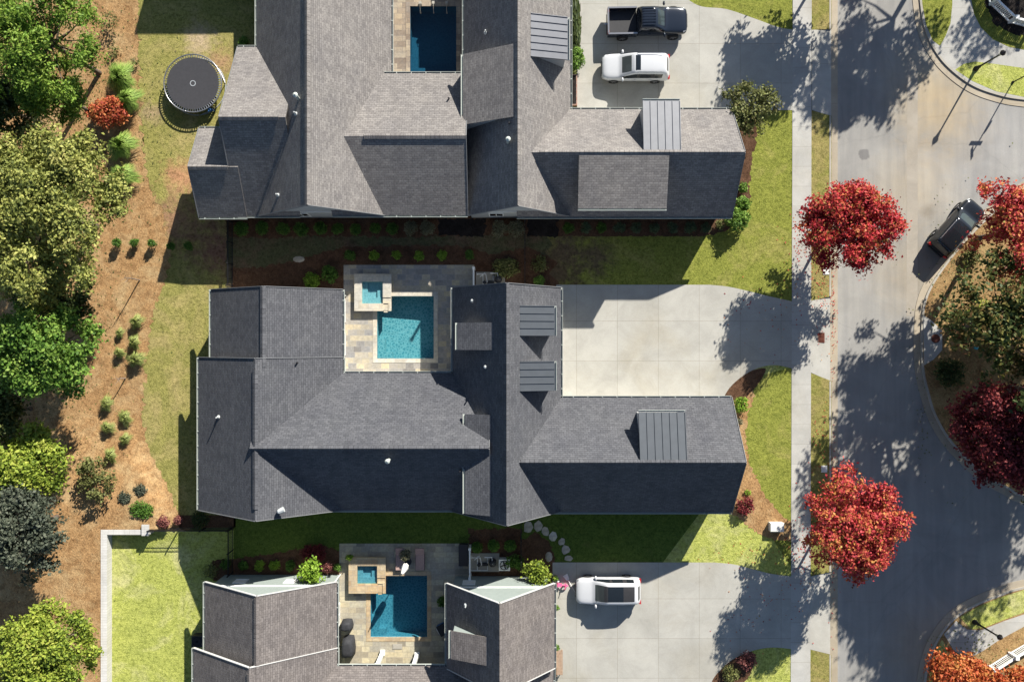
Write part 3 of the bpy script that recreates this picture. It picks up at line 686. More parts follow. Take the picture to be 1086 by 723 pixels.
# ------------------------------------------------------------------ houses
TH = 0.17                      # roof slab thickness
def world_rect(eA, eB, e0, e1, axis, he):
    if axis == 'y':            # ridge runs along image vertical; eA/eB = left/right eave u, e0/e1 = end v
        a = at(eA, e1, he); b = at(eB, e0, he)
    else:                      # ridge runs along image horizontal; eA/eB = north/south eave v, e0/e1 = end u
        a = at(e0, eB, he); b = at(e1, eA, he)
    return a.x, b.x, a.y, b.y
class Block:
    def __init__(s, axis, eA, eB, e0, e1, p, he=3.2, gut=(1, 1), rake=(1, 1), ridge=(0, 1), wall=(1, 1)):
        s.porch = 0.0
        s.axis, s.p, s.he, s.gut, s.rake, s.rd, s.wall = axis, p, he, gut, rake, ridge, wall
        s.x0, s.x1, s.y0, s.y1 = world_rect(eA, eB, e0, e1, axis, he)
        if axis == 'y': s.c = (s.x0 + s.x1) / 2; s.half = (s.x1 - s.x0) / 2
        else: s.c = (s.y0 + s.y1) / 2; s.half = (s.y1 - s.y0) / 2
        s.hr = he + p * s.half
    def h(s, x, y):
        if not (s.x0 <= x <= s.x1 and s.y0 <= y <= s.y1): return -1
        return s.hr - s.p * abs((x if s.axis == 'y' else y) - s.c)
    def roof(s, mb):
        k = math.sqrt(1 + s.p ** 2); L = s.half * k
        for sg in (-1, 1):
            if s.axis == 'y':
                e = s.c + sg * s.half
                top = [(s.c, s.y0, s.hr), (s.c, s.y1, s.hr), (e, s.y1, s.he), (e, s.y0, s.he)]
                uvs = [(s.y0, 0), (s.y1, 0), (s.y1, L), (s.y0, L)]
            else:
                e = s.c + sg * s.half
                top = [(s.x0, s.c, s.hr), (s.x1, s.c, s.hr), (s.x1, e, s.he), (s.x0, e, s.he)]
                uvs = [(s.x0 + 0.13, 0.05), (s.x1 + 0.13, 0.05), (s.x1 + 0.13, L + 0.05), (s.x0 + 0.13, L + 0.05)]
            bot = [(a, b, c - TH) for a, b, c in top]
            up = (0, 1, 2, 3)
            n = (Vector(top[1]) - Vector(top[0])).cross(Vector(top[2]) - Vector(top[1]))
            fl = n.z < 0
            o = lambda f: tuple(reversed(f)) if fl else tuple(f)
            fs = [o((0, 1, 2, 3)), o((7, 6, 5, 4)), o((2, 6, 7, 3)), o((1, 5, 6, 2)), o((0, 3, 7, 4))]
            us = [list(reversed(uvs)) if fl else uvs] + [[(0.01, 0.01)] * 4] * 4
            mb.add(top + bot, fs, us)
    def walls(s, mb, ins=0.42, end=0.32):
        z = lambda d: s.hr - TH - 0.02 - s.p * abs(d)
        pts = []
        hw = s.half - ins; hp = s.half - (s.porch or ins)
        for t in (0, 1):
            if s.axis == 'y':
                y = s.y0 + end if t == 0 else s.y1 - end
                pts.append([(s.c - hw, y, 0), (s.c + hw, y, 0), (s.c + hw, y, z(hw)), (s.c, y, z(0)), (s.c - hw, y, z(hw))])
            else:
                x = s.x0 + end if t == 0 else s.x1 - end
                pts.append([(x, s.c - hw, 0), (x, s.c + hp, 0), (x, s.c + hp, z(hp)), (x, s.c, z(0)), (x, s.c - hw, z(hw))])
        mb.add(pts[0] + pts[1], [(0, 1, 2, 3, 4), (9, 8, 7, 6, 5), (0, 5, 6, 1), (1, 6, 7, 2), (4, 9, 5, 0)])
    def ridge_cap(s, par, m, a=0.0, b=1.0):
        mb = MB(); w = 0.19
        ends = (s.y0, s.y1) if s.axis == 'y' else (s.x0, s.x1)
        lo = ends[0] + a * (ends[1] - ends[0]); hi = ends[0] + b * (ends[1] - ends[0])
        n = max(1, int((hi - lo) / 0.3))
        for i in range(n):
            q0 = lo + (hi - lo) * i / n; q1 = lo + (hi - lo) * (i + 1) / n - 0.012
            z0 = s.hr + 0.08; z1 = s.hr + 0.08 - s.p * w
            for sg in (-1, 1):
                if s.axis == 'y': v = [(s.c, q0, z0), (s.c, q1, z0), (s.c + sg * w, q1, z1), (s.c + sg * w, q0, z1)]
                else: v = [(q0, s.c, z0), (q1, s.c, z0), (q1, s.c + sg * w, z1), (q0, s.c + sg * w, z1)]
                v2 = [(x, y, z - 0.05) for x, y, z in v]
                mb.add(v + v2, [(0, 1, 2, 3), (7, 6, 5, 4), (2, 6, 7, 3), (1, 5, 6, 2), (0, 3, 7, 4)],
                       [[(q0, 3.3), (q0 + .3, 3.3), (q0 + .3, 3.42), (q0, 3.42)]] + [[(.01, .01)] * 4] * 4)
        return mb.build('ridge_cap', m, par)
    def gutter(s, par, sg, m):
        mb = MB(); z0, z1, g = s.he - 0.16, s.he + 0.0, 0.11
        if s.axis == 'y':
            e = s.c + sg * s.half; a, b = sorted((e + sg * 0.003, e + sg * g))
            mb.box(a, b, s.y0 + .02, s.y1 - .02, z0, z0 + 0.02); f = e + sg * g
            a, b = sorted((f, f + sg * 0.02)); mb.box(a, b, s.y0, s.y1, z0, z1)
            k = s.y0 + 0.4
            while k < s.y1 - 0.2:
                a, b = sorted((e + sg * 0.004, f)); mb.box(a, b, k, k + 0.05, z1 - 0.03, z1 - 0.005); k += 1.05
        else:
            e = s.c + sg * s.half; a, b = sorted((e + sg * 0.003, e + sg * g))
            mb.box(s.x0 + .02, s.x1 - .02, a, b, z0, z0 + 0.02); f = e + sg * g
            a, b = sorted((f, f + sg * 0.02)); mb.box(s.x0, s.x1, a, b, z0, z1)
            k = s.x0 + 0.4
            while k < s.x1 - 0.2:
                a, b = sorted((e + sg * 0.004, f)); mb.box(k, k + 0.05, a, b, z1 - 0.03, z1 - 0.005); k += 1.05
        return mb.build('gutter', m, par)
    def rake_board(s, par, which, m):
        mb = MB()
        for sg in (-1, 1):
            if s.axis == 'y':
                y = s.y0 - 0.022 if which == 0 else s.y1 + 0.022
                mb.obox((s.c, y, s.hr - 0.06), (s.c + sg * s.half, y, s.he - 0.06), 0.04, 0.2)
            else:
                x = s.x0 - 0.022 if which == 0 else s.x1 + 0.022
                mb.obox((x, s.c, s.hr - 0.06), (x, s.c + sg * s.half, s.he - 0.06), 0.04, 0.2)
        return mb.build('rake_board', m, par)

def shed(par, blk, side, u0, u1, v0, v1, pd, roof_m, wall_m, cap_m, drop=0.0, seams=False, lift=0.0):
    """low-slope dormer standing on one slope of a block"""
    sg = {'W': -1, 'E': 1, 'S': -1, 'N': 1}[side]
    inner, outer = {'W': (u1, u0), 'E': (u0, u1), 'N': (v1, v0), 'S': (v0, v1)}[side]
    def pos(px, h): return (px - 543) / S * (1 - h / H) if side in 'WE' else (361.5 - px) / S * (1 - h / H)
    h = blk.hr
    for _ in range(12):
        d1 = abs(pos(inner, h) - blk.c); h = blk.hr - blk.p * d1 + 0.02 + lift
    ht = h; q1 = pos(inner, ht); hb = ht
    for _ in range(12):
        d2 = abs(pos(outer, hb) - q1); hb = ht - pd * d2
    q2 = pos(outer, hb)
    hm = (ht + hb) / 2
    if side in 'WE': r0, r1 = (361.5 - v1) / S * (1 - hm / H), (361.5 - v0) / S * (1 - hm / H)
    else: r0, r1 = (u0 - 543) / S * (1 - hm / H), (u1 - 543) / S * (1 - hm / H)
    P = (lambda q, r, z: (q, r, z)) if side in 'WE' else (lambda q, r, z: (r, q, z))
    low = blk.hr - blk.p * abs(q2 - blk.c) - 0.35
    ins = 0.16; qo = q2 - sg * ins
    zt = lambda q: ht - pd * abs(q - q1) - 0.12
    mb = MB()
    vs = [P(q1, r0 + ins, zt(q1) - 1e-3), P(qo, r0 + ins, zt(qo)), P(qo, r1 - ins, zt(qo)), P(q1, r1 - ins, zt(q1) - 1e-3),
          P(q1, r0 + ins, ht - 0.6 - blk.p * 0.2), P(qo, r0 + ins, low), P(qo, r1 - ins, low), P(q1, r1 - ins, ht - 0.6 - blk.p * 0.2)]
    mb.add(vs, [(0, 1, 2, 3), (0, 4, 5, 1), (1, 5, 6, 2), (2, 6, 7, 3)])
    d = mb.build('dormer', wall_m, par)
    mb = MB(); k = math.sqrt(1 + pd * pd); L = abs(q2 - q1) * k
    top = [P(q1, r0, ht), P(q1, r1, ht), P(q2, r1, hb), P(q2, r0, hb)]
    bot = [(a, b, c - 0.1) for a, b, c in top]
    n = (Vector(top[1]) - Vector(top[0])).cross(Vector(top[2]) - Vector(top[1]))
    o = (lambda f: tuple(reversed(f))) if n.z < 0 else (lambda f: tuple(f))
    uvs = [(r0, 0.02), (r1, 0.02), (r1, L), (r0, L)]
    mb.add(top + bot, [o((0, 1, 2, 3)), o((7, 6, 5, 4)), o((2, 6, 7, 3)), o((1, 5, 6, 2)), o((0, 3, 7, 4)), o((0, 4, 5, 1))],
           [uvs if n.z >= 0 else uvs[::-1]] + [[(0.01, 0.01)] * 4] * 5)
    if seams:
        m = max(3, round((r1 - r0) / 0.5))
        for i in range(m + 1):
            r = r0 + 0.03 + (r1 - r0 - 0.06) * i / m
            mb.obox(P(q1, r, ht + 0.02), P(q2, r, hb + 0.02), 0.045, 0.07)
    mb.build('dormer_roof', roof_m, d)
    mb = MB(); f = q2 + sg * 0.02
    a, b = sorted((f, f + sg * 0.1))
    if side in 'WE':
        mb.box(a, b, r0 + .01, r1 - .01, hb - 0.14, hb - 0.12); c0, c1 = sorted((b if sg > 0 else a, (b if sg > 0 else a) + sg * 0.025)); mb.box(c0, c1, r0, r1, hb - 0.14, hb + 0.01)
    else:
        mb.box(r0 + .01, r1 - .01, a, b, hb - 0.14, hb - 0.12); c0, c1 = sorted((b if sg > 0 else a, (b if sg > 0 else a) + sg * 0.025)); mb.box(r0, r1, c0, c1, hb - 0.14, hb + 0.01)
    mb.build('gutter', cap_m, d)
    if blk.p > pd:
        hh = zt(qo) - (low + 0.45)
        if hh > 0.5:
            for t in (0.3, 0.7):
                r = r0 + (r1 - r0) * t
                fw = qo + sg * 0.03
                mb = MB(); z0, z1 = zt(qo) - 0.15 - min(0.9, hh - 0.1), zt(qo) - 0.12
                a, b = sorted((fw - sg * 0.05, fw)); w = 0.35
                if side in 'WE': mb.box(a, b, r - w, r + w, z0, z1)
                else: mb.box(r - w, r + w, a, b, z0, z1)
                wn_ = mb.build('window', white_trim, d)
                mb = MB(); a, b = sorted((fw - sg * 0.02, fw + sg * 0.012))
                if side in 'WE': mb.box(a, b, r - w + .06, r + w - .06, z0 + .06, z1 - .06)
                else: mb.box(r - w + .06, r + w - .06, a, b, z0 + .06, z1 - .06)
                mb.build('pane', glass_dark, wn_)
    return d
def wall_opening(par, name, face, pos, c, z0, z1, w, frame_m, pane_m, cols=1):
    """window or door on a wall: face 'N','S','E','W'; pos = wall plane coordinate, c = centre along the wall"""
    sg = 1 if face in 'NE' else -1
    mb = MB(); pm = MB()
    def bx(b, a0, a1, d0, d1, zz0, zz1):
        d0, d1 = sorted((pos + sg * d0, pos + sg * d1))
        if face in 'NS': b.box(a0, a1, d0, d1, zz0, zz1)
        else: b.box(d0, d1, a0, a1, zz0, zz1)
    t = 0.08
    bx(mb, c - w / 2, c + w / 2, -0.03, 0.05, z1 - t, z1); bx(mb, c - w / 2, c + w / 2, -0.03, 0.05, z0, z0 + t)
    bx(mb, c - w / 2, c - w / 2 + t, -0.03, 0.05, z0 + t, z1 - t); bx(mb, c + w / 2 - t, c + w / 2, -0.03, 0.05, z0 + t, z1 - t)
    for i in range(1, cols):
        q = c - w / 2 + w * i / cols; bx(mb, q - 0.025, q + 0.025, -0.03, 0.04, z0 + t, z1 - t)
    o = mb.build(name, frame_m, par)
    bx(pm, c - w / 2 + t, c + w / 2 - t, -0.02, 0.02, z0 + t, z1 - t)
    pm.build('door_panel' if 'garage' in name else 'pane', pane_m, o)
    return o
def roof_height(blocks, x, y): return max(b.h(x, y) for b in blocks)
def on_roof(blocks, u, v):
    h = 5.0
    for _ in range(20):
        p = at(u, v, h); h = max(0.5, roof_height(blocks, p.x, p.y))
    return at(u, v, h)
def vent(par, blocks, u, v, kind='pipe'):
    p = on_roof(blocks, u, v); mb = MB()
    if kind == 'pipe':
        mb.tube([p + Vector((0, 0, -0.3)), p + Vector((0, 0, 0.55))], 0.05, 8); mb.lathe([(0.14, 0.0), (0.12, 0.1), (0.055, 0.16)], 10, p)
        return mb.build('vent_pipe', grey_trim, par)
    if kind == 'stack':
        mb.tube([p + Vector((0, 0, -0.4)), p + Vector((0, 0, 0.95))], 0.11, 10)
        mb.lathe([(0.001, 1.12), (0.17, 1.0), (0.17, 0.97), (0.001, 0.97)], 14, p)
        return mb.build('vent_stack', gutter_white, par)
    if kind == 'small':
        mb.tube([p + Vector((0, 0, -0.2)), p + Vector((0, 0, 0.3))], 0.06, 8)
        return mb.build('vent_pipe', dark_bronze, par)
    if kind == 'hood':
        mb.tube([p + Vector((0, 0, -0.3)), p + Vector((0, 0, 0.45)), p + Vector((0.1, 0.05, 0.62)), p + Vector((0.42, 0.2, 0.6))], [0.13, 0.13, 0.17, 0.2], 10)
        return mb.build('vent_hood', grey_trim, par)
def house(name, label, blocks, roof_m, trim_m, wall_m, rake_m, base):
    r = empty(name, base, label, 'house')
    ib = Matrix.Translation(-Vector(base))
    wm = MB(); [b.walls(wm) for b in blocks]; wm.build('wall', wall_m, r)
    rm = MB(); [b.roof(rm) for b in blocks]; ro = rm.build('roof', roof_m, r)
    for b in blocks:
        if b.rd: b.ridge_cap(ro, roof_m, *b.rd)
        for i, sg in enumerate((-1, 1)):
            if b.gut[i]: b.gutter(r, sg, trim_m)
        for i in (0, 1):
            if b.rake[i]: b.rake_board(r, i, rake_m)
    return r, ro

Z0 = (0, 0, 0)
# --- the house across the top: warm grey shingles
A1 = Block('y', 272, 415, -230, 229, 1.06, ridge=(0.0, 1.0))
A2 = Block('x', 50, 229, 252, 318, 0.66, rake=(1, 0), ridge=(0.0, 0.9))
A2b = Block('x', 136, 230.5, 211, 262, 0.66, gut=(1, 1), rake=(1, 0), ridge=(0, 0.8))
A3c = Block('x', 78, 228.3, 352, 496, 0.50, he=3.7, rake=(0, 1), ridge=(0.28, 1.0))
A3 = Block('y', 492, 605, -110, 229, 1.24, ridge=(0.0, 1.0))
A4 = Block('x', 116, 230, 548, 776, 0.93, rake=(0, 1), ridge=(0.1, 1.0))
A2n = Block('x', -215, -50, 208, 300, 0.72, rake=(1, 0))
AB = [A1, A2, A2n, A2b, A3c, A3, A4]
ha, ra = house('shingled_house', 'large house with warm grey shingle roofs across the top, two cars on its drive', AB, sh_warm, gutter_white, sid_grey, rake_grey, Z0)
shed(ha, A3, 'W', 491, 546, 52, 128, 0.62, sh_warm, sid_grey, gutter_white)
shed(ha, A3, 'E', 563, 602, 16, 62, 0.30, metal_grey, sid_grey, gutter_white, seams=True)
shed(ha, A4, 'N', 682, 722, 107, 159, 0.12, metal_light, sid_grey, gutter_white, seams=True)
shed(ha, A4, 'S', 613.5, 708.5, 162, 221, 0.30, sh_warm, sid_grey, gutter_white)
for u, v, k in ((317, 105, 'stack'), (314, 121, 'pipe'), (539, 151, 'stack'), (515, 35, 'pipe'), (540, 131, 'small'), (476, 105, 'small'), (295, 207, 'pipe')): vent(ha, AB, u, v, k)
p = at(678, 196, 5.6); mb = MB(); mb.tube([p + Vector((0, 0, -0.9)), p + Vector((0, 0, 0.55))], 0.05, 8); mb.build('vent_pipe', grey_trim, ha)
# --- the middle house: charcoal shingles
B1 = Block('y', 210.5, 364, 379, 540.5, 0.74, rake=(1, 1), ridge=(0.07, 0.93))
B1u = Block('y', 223.5, 363.2, 307, 402, 0.74, rake=(0, 1), ridge=(0.15, 1.0))
B2 = Block('x', 395.5, 541, 282, 520, 0.80, rake=(0, 1), ridge=(0.02, 1.0))
B3 = Block('y', 480, 595, 305, 541.8, 1.26, ridge=(0, 1.0))
B4 = Block('x', 421.5, 543, 540, 776, 0.94, rake=(0, 1), ridge=(0.05, 1.0))
BB = [B1, B1u, B2, B3, B4]
hb_, rb = house('shingled_house', 'charcoal shingled house in the middle around an aqua pool court', BB, sh_char, gutter_white, sid_white, rake_grey, Z0)
shed(hb_, B3, 'W', 485, 523, 342, 371, 0.55, sh_char, sid_white, gutter_white)
shed(hb_, B3, 'W', 493, 521, 439.5, 546, 0.45, sh_char, sid_white, gutter_white)
shed(hb_, B4, 'N', 678, 728, 437, 488.5, 0.22, metal_dark, sid_white, gutter_white, seams=True)
shed(hb_, B3, 'E', 551.5, 588, 324, 356, 0.30, metal_dark, sid_white, gutter_white, seams=True)
shed(hb_, B3, 'E', 551.5, 588, 383, 414.5, 0.30, metal_dark, sid_white, gutter_white, seams=True)
for u, v, k in ((413, 487, 'stack'), (297, 541, 'hood'), (315.5, 384.5, 'small'), (232, 442, 'pipe'), (501, 319, 'pipe'), (515, 389, 'pipe'), (488, 499, 'small'), (230, 378, 'small')): vent(hb_, BB, u, v, k)
# --- the lower house: brown grey shingles, sage gables
C1u = Block('y', 217, 357, 617, 712, 0.74, rake=(0, 1), ridge=(0.0, 0.98))
C1 = Block('y', 205, 357.6, 687, 880, 0.74, rake=(1, 1), ridge=(0.1, 0.97))
C2 = Block('x', 706, 850, 275, 520, 0.80, rake=(0, 1))
C2.porch = 2.3
C3 = Block('y', 473.5, 588, 618.5, 708, 1.24, rake=(1, 1))
C3b = Block('y', 474.5, 587, 706, 880, 1.05, he=2.3, rake=(1, 0))
CB = [C1u, C1, C2, C3, C3b]
hc, rc = house('shingled_house', 'brown grey roofed house with sage green gables at the bottom edge', CB, sh_brown, gutter_white, sid_sage, rake_white, Z0)
shed(hc, C3, 'W', 478, 517, 672, 702, 0.52, sh_brown, sid_sage, gutter_white)
for u, v, k in ((494, 641, 'pipe'),): vent(hc, CB, u, v, k)
# openings, gable bands, garage doors, porch columns
def gable_band(par, b, which):
    mb = MB(); y = b.y1 - 0.32 if which else b.y0 + 0.32; s_ = 1 if which else -1
    a, c_ = sorted((y - s_ * 0.01, y + s_ * 0.045))
    mb.box(b.x0 + 0.40, b.x1 - 0.40, a, c_, b.he - 0.25, b.he - 0.03); mb.build('trim_board', white_trim, par)
for par, b, wh in ((hc, C1u, 1), (hc, C3, 1), (ha, A1, 0), (ha, A3, 0)): gable_band(par, b, wh)
for b, par in ((C1u, hc), (C3, hc)):
    for t in ((0.23, 0.62) if b is C1u else (0.2,)):
        wall_opening(par, 'window', 'N', b.y1 - 0.32, b.x0 + (b.x1 - b.x0) * t, 1.3, 2.4, 0.95, white_trim, cloth_sky_white, 1)  # pane colour is flat white, painted in for sky reflected in glass
for b, par in ((A1, ha), (A3, ha), (B1, hb_), (B3, hb_)):
    for t in (0.3, 0.7):
        wall_opening(par, 'window', 'S', b.y0 + 0.32, b.x0 + (b.x1 - b.x0) * t, 0.9, 2.4, 1.1, white_trim, glass_dark, 2)
for b, par in ((A4, ha), (B4, hb_)):
    yn = b.y1 - 0.42
    for u in (650, 715):
        wall_opening(par, 'garage_door', 'N', yn, at(u, 0, 0).x, 0.03, 2.4, 2.9, white_trim, sid_white, 1)
    for t in (0.3, 0.7):
        wall_opening(par, 'window', 'E', b.x1 - 0.32, b.y0 + (b.y1 - b.y0) * t, 0.9, 2.4, 1.2, white_trim, glass_dark, 2)
    for u in (620, 690, 740):
        wall_opening(par, 'window', 'S', b.y0 + 0.42, at(u, 0, 0).x, 1.2, 2.3, 0.9, white_trim, glass_dark, 1)
for b, par, vv in ((A3, ha, (40, 85)), (B3, hb_, (330, 370, 395)), (C3, hc, (650, 690))):
    for v in vv: wall_opening(par, 'window', 'E', b.x1 - 0.42, at(0, v, 0).y, 0.4, 2.5, 1.1, white_trim, glass_dark, 2)
for b, par, vv in ((A1, ha, (25, 55)), (B1u, hb_, (330, 365)), (C1u, hc, (650, 685))):
    for v in vv: wall_opening(par, 'glass_door', 'E', b.x1 - 0.42, at(0, v, 0).y, 0.05, 2.5, 1.7, white_trim, glass_dark, 2)
for u, v in ((406, 691), (442.5, 693)):
    p = at(u, v); mb = MB(); mb.box(p.x - .13, p.x + .13, p.y - .13, p.y + .13, 0.02, 2.95); mb.box(p.x - .18, p.x + .18, p.y - .18, p.y + .18, 0.02, 0.25); mb.box(p.x - .18, p.x + .18, p.y - .18, p.y + .18, 2.75, 2.96)
    mb.build('porch_column', white_trim, hc)
for par, b, sg, v in ((hb_, B1u, 1, 309), (hb_, B3, -1, 307), (hc, C1u, 1, 619)):
    x = b.x1 if sg > 0 else b.x0; y = b.y1 - 0.3
    mb = MB(); mb.tube([(x + sg * 0.07, y, b.he - 0.1), (x - sg * 0.2, y, b.he - 0.5), (x - sg * 0.36, y, b.he - 0.7), (x - sg * 0.36, y, 0.05)], 0.045, 8); mb.build('downspout', white_trim, par)

# ------------------------------------------------------------------ plants
def leaf_cloud(name, lobes, n, size, m, parent=None, seed=0, shell=0.32, aspect=0.62, up=0.35, clump=1):
    g = np.random.default_rng(seed)
    lob = np.array(lobes, float)
    wgt = (lob[:, 3] * lob[:, 4]); wgt /= wgt.sum()
    k = g.choice(len(lob), n, p=wgt); L = lob[k]
    d = g.normal(size=(n, 3)); d /= np.linalg.norm(d, axis=1)[:, None]
    d[:, 2] = np.where(d[:, 2] < -0.45, -d[:, 2], d[:, 2])
    r = 1 - np.abs(g.normal(0, shell, n)); r = np.clip(r, 0.05, 1.0) * (1 + 0.06 * g.normal(size=n))
    c = L[:, :3] + d * L[:, 3:6] * r[:, None]
    if clump > 1:
        nc = max(8, n // clump); who = g.integers(0, nc, n)
        c = c[:nc][who] + g.normal(size=(n, 3)) * (size * 0.95) * np.array([1, 1, 0.7]); d = d[:nc][who]
    nrm = d * 0.55 + g.normal(size=(n, 3)) * 0.6; nrm[:, 2] += up
    nrm /= np.linalg.norm(nrm, axis=1)[:, None]
    t = np.cross(nrm, g.normal(size=(n, 3))); t /= np.linalg.norm(t, axis=1)[:, None]
    b = np.cross(nrm, t)
    s = size * g.uniform(0.6, 1.35, n)
    a = (t * s[:, None]) * 0.5; w = (b * s[:, None]) * 0.5 * aspect
    fold = nrm * (s * 0.12)[:, None]
    V = np.stack([c - a - fold, c + w, c + a - fold, c - w], 1).reshape(-1, 3)
    me = bpy.data.meshes.new(name)
    me.vertices.add(4 * n); me.vertices.foreach_set('co', V.astype(np.float32).ravel())
    me.loops.add(4 * n); me.loops.foreach_set('vertex_index', np.arange(4 * n, dtype=np.int32))
    me.polygons.add(n); me.polygons.foreach_set('loop_start', np.arange(0, 4 * n, 4, dtype=np.int32))
    me.update(calc_edges=True); me.validate()
    me.materials.append(m)
    o = bpy.data.objects.new(name, me); COL.objects.link(o)
    if parent: o.parent = parent
    return o
def crown_lobes(g, rx, ry, rz, z, n, lr=(0.34, 0.52)):
    # a core, a ring of outer clumps of uneven size and reach, and clumps on top
    out = [(0, 0, z, rx * 0.5, ry * 0.5, rz * 0.6)]
    m = int(n * 0.95)
    for i in range(m):
        a = 2 * math.pi * (i + g.uniform(-0.45, 0.45)) / m
        f = g.uniform(lr[0] * 0.45, lr[1] * 0.72); q = g.uniform(0.70, 1.13) - f
        out.append((rx * q * math.cos(a), ry * q * math.sin(a), z + rz * g.uniform(-0.4, 0.25), rx * f, ry * f, rz * f))
    for i in range(m):
        a = g.uniform(0, 6.283); q = 0.68 * math.sqrt(g.random()); f = g.uniform(lr[0] * 0.55, lr[1] * 0.68)
        out.append((rx * q * math.cos(a), ry * q * math.sin(a), z + rz * (0.72 * math.sqrt(1 - q * q) - 0.15 + g.uniform(-.12, .12)), rx * f, ry * f, rz * f * 0.9))
    return out
def tree(name, label, u, v, hc, rx, ry, rz, m, n, size, seed, group=None, bk=None, shell=0.32, nl=15, trunk=0.16, base_z=0.0, lr=(0.34, 0.52), aspect=0.62, cat='tree', clump=30, up=0.35):
    """crown centre seen at photo point u, v at height hc; radii in metres"""
    p = at(u, v, hc); g = random.Random(seed)
    r = empty(name, (p.x, p.y, base_z), label, cat, group)
    z = hc - base_z
    lobes = crown_lobes(g, rx, ry, rz, z, nl, lr)
    leaf_cloud('crown', lobes, n, size, m, r, seed, shell, aspect, up, clump)
    mb = MB(); zf = max(0.5, z - rz * 0.75)
    mb.tube([(0, 0, -0.2), (0.04, 0.02, 0.3), (g.uniform(-.1, .1), g.uniform(-.1, .1), zf), (0, 0, z + rz * 0.4)], [trunk * 1.5, trunk, trunk * 0.8, trunk * 0.2], 8)
    for lb in lobes[1:]:
        q = Vector(lb[:3]); st = Vector((0, 0, zf + (z - zf) * g.random() * 0.7))
        md = st.lerp(q, 0.5) + Vector((0, 0, -0.15 * rz * g.random()))
        mb.tube([st, md, q], [trunk * 0.45, trunk * 0.26, trunk * 0.06], 5, False)
    mb.build('trunk', bk or bark, r, True)
    return r
SQ = 0.0714
# street maples
tree('maple_tree', 'crimson maple with a round crown over the pavement beside the middle driveway', 900, 238, 4.9, 3.75, 3.2, 2.6, L_maple_red, 21000, 0.215, 11, 'street maples along the pavement', trunk=0.12, nl=18)
tree('maple_tree', 'orange red maple over the kerb below the pale utility box', 907, 557, 5.0, 3.9, 3.9, 2.8, L_maple_orange, 25000, 0.215, 12, 'street maples along the pavement', trunk=0.12, nl=19)
tree('maple_tree', 'red maple whose crown lies beyond the top edge, shading the top driveway', 897, -62, 4.9, 3.6, 3.5, 2.6, L_maple_red, 11000, 0.32, 13, 'street maples along the pavement', trunk=0.12)
# trees of the island and beyond the right edge
tree('maple_tree', 'bright orange red maple leaning over the parked black car', 1096, 240, 7.0, 4.4, 3.9, 3.0, L_maple_orange, 22000, 0.225, 21, 'trees on the planted island', trunk=0.2, nl=17)
tree('oak_tree', 'mottled dark green tree on the island between the orange and burgundy maples', 1074, 343, 8.0, 4.8, 4.8, 3.4, L_mixed, 9500, 0.30, 22, 'trees on the planted island', trunk=0.22, shell=0.45, nl=17)
tree('maple_tree', 'dark burgundy maple on the island above the lower side road', 1066, 462, 6.6, 3.9, 4.2, 3.0, L_burg, 24000, 0.23, 23, 'trees on the planted island', trunk=0.2, nl=17)
tree('oak_tree', 'tall dark green tree at the right edge behind the burgundy maple', 1160, 420, 9.5, 4.6, 4.6, 4.0, L_darkgreen, 9000, 0.36, 24, 'trees on the planted island', trunk=0.24)
tree('oak_tree', 'tall dark tree beyond the right edge shading the lower side road', 1178, 516, 9.5, 3.8, 3.8, 3.4, L_darkgreen, 6000, 0.36, 25, 'trees beyond the right edge', trunk=0.24)
for i_, (u_, v_, h_, lb_) in enumerate(((1218, 212, 8.5, 'tall dark tree beyond the right edge level with the parked black car'), (1190, 300, 8.5, 'tall dark tree beyond the right edge level with the orange maple'), (1205, 372, 9.0, 'tall dark tree beyond the right edge level with the storm inlet'), (1246, 392, 8.5, 'dark tree far beyond the right edge shading the mouth of the lower side road'), (1150, 486, 8.5, 'broad dark tree just beyond the right edge by the lower side road'))):
    tree('oak_tree', lb_, u_, v_, h_, 4.3, 4.3, 3.4, L_darkgreen, 6000, 0.34, 140 + i_, 'trees beyond the right edge', trunk=0.2, shell=0.42)
tree('oak_tree', 'broad dark tree beyond the top edge shading the upper road', 1078, -158, 8.0, 4.6, 4.4, 3.4, L_darkgreen, 9000, 0.34, 26, 'trees beyond the top edge', trunk=0.22, shell=0.4)
tree('oak_tree', 'thin tree beyond the top right corner shading the white railing', 1235, -225, 8.0, 3.8, 3.8, 3.4, L_darkgreen, 1800, 0.30, 27, 'trees beyond the top edge', trunk=0.2, shell=0.6)
tree('maple_tree', 'bright orange maple at the bottom beside the lower corner lamp', 1020, 724, 4.4, 2.9, 2.7, 2.2, L_orange, 16000, 0.22, 28, 'maples at the lower street corner', trunk=0.12)
tree('maple_tree', 'small orange maple at the bottom right edge by the white railing', 1084, 730, 3.6, 1.8, 1.6, 1.5, L_orange, 4200, 0.27, 29, 'maples at the lower street corner', trunk=0.09)
# woodland on the left
tree('pine_tree', 'feathery fresh green tree in the top left corner', 40, 36, 8.5, 4.5, 4.6, 3.2, L_pine, 26000, 0.24, 31, 'trees of the left woodland', shell=0.5, nl=20, trunk=0.18, lr=(0.24, 0.4), aspect=0.4)
tree('pine_tree', 'smaller bright green tree just below the feathery corner tree', 58, 98, 6.0, 2.6, 2.3, 2.2, L_pine, 11000, 0.24, 32, 'trees of the left woodland', shell=0.5, nl=14, trunk=0.14, lr=(0.26, 0.4), aspect=0.4)
tree('oak_tree', 'large pale olive tree on the left edge beside the round clipped shrubs', 40, 224, 8.0, 5.4, 6.6, 3.8, L_olive, 52000, 0.235, 33, 'trees of the left woodland', nl=26, trunk=0.25, lr=(0.26, 0.42))
tree('oak_tree', 'bright green tree below the large olive tree at the left', 44, 373, 6.5, 4.1, 3.4, 2.7, L_bright, 20000, 0.25, 34, 'trees of the left woodland', nl=19, trunk=0.16, base_z=0.0, lr=(0.28, 0.44))
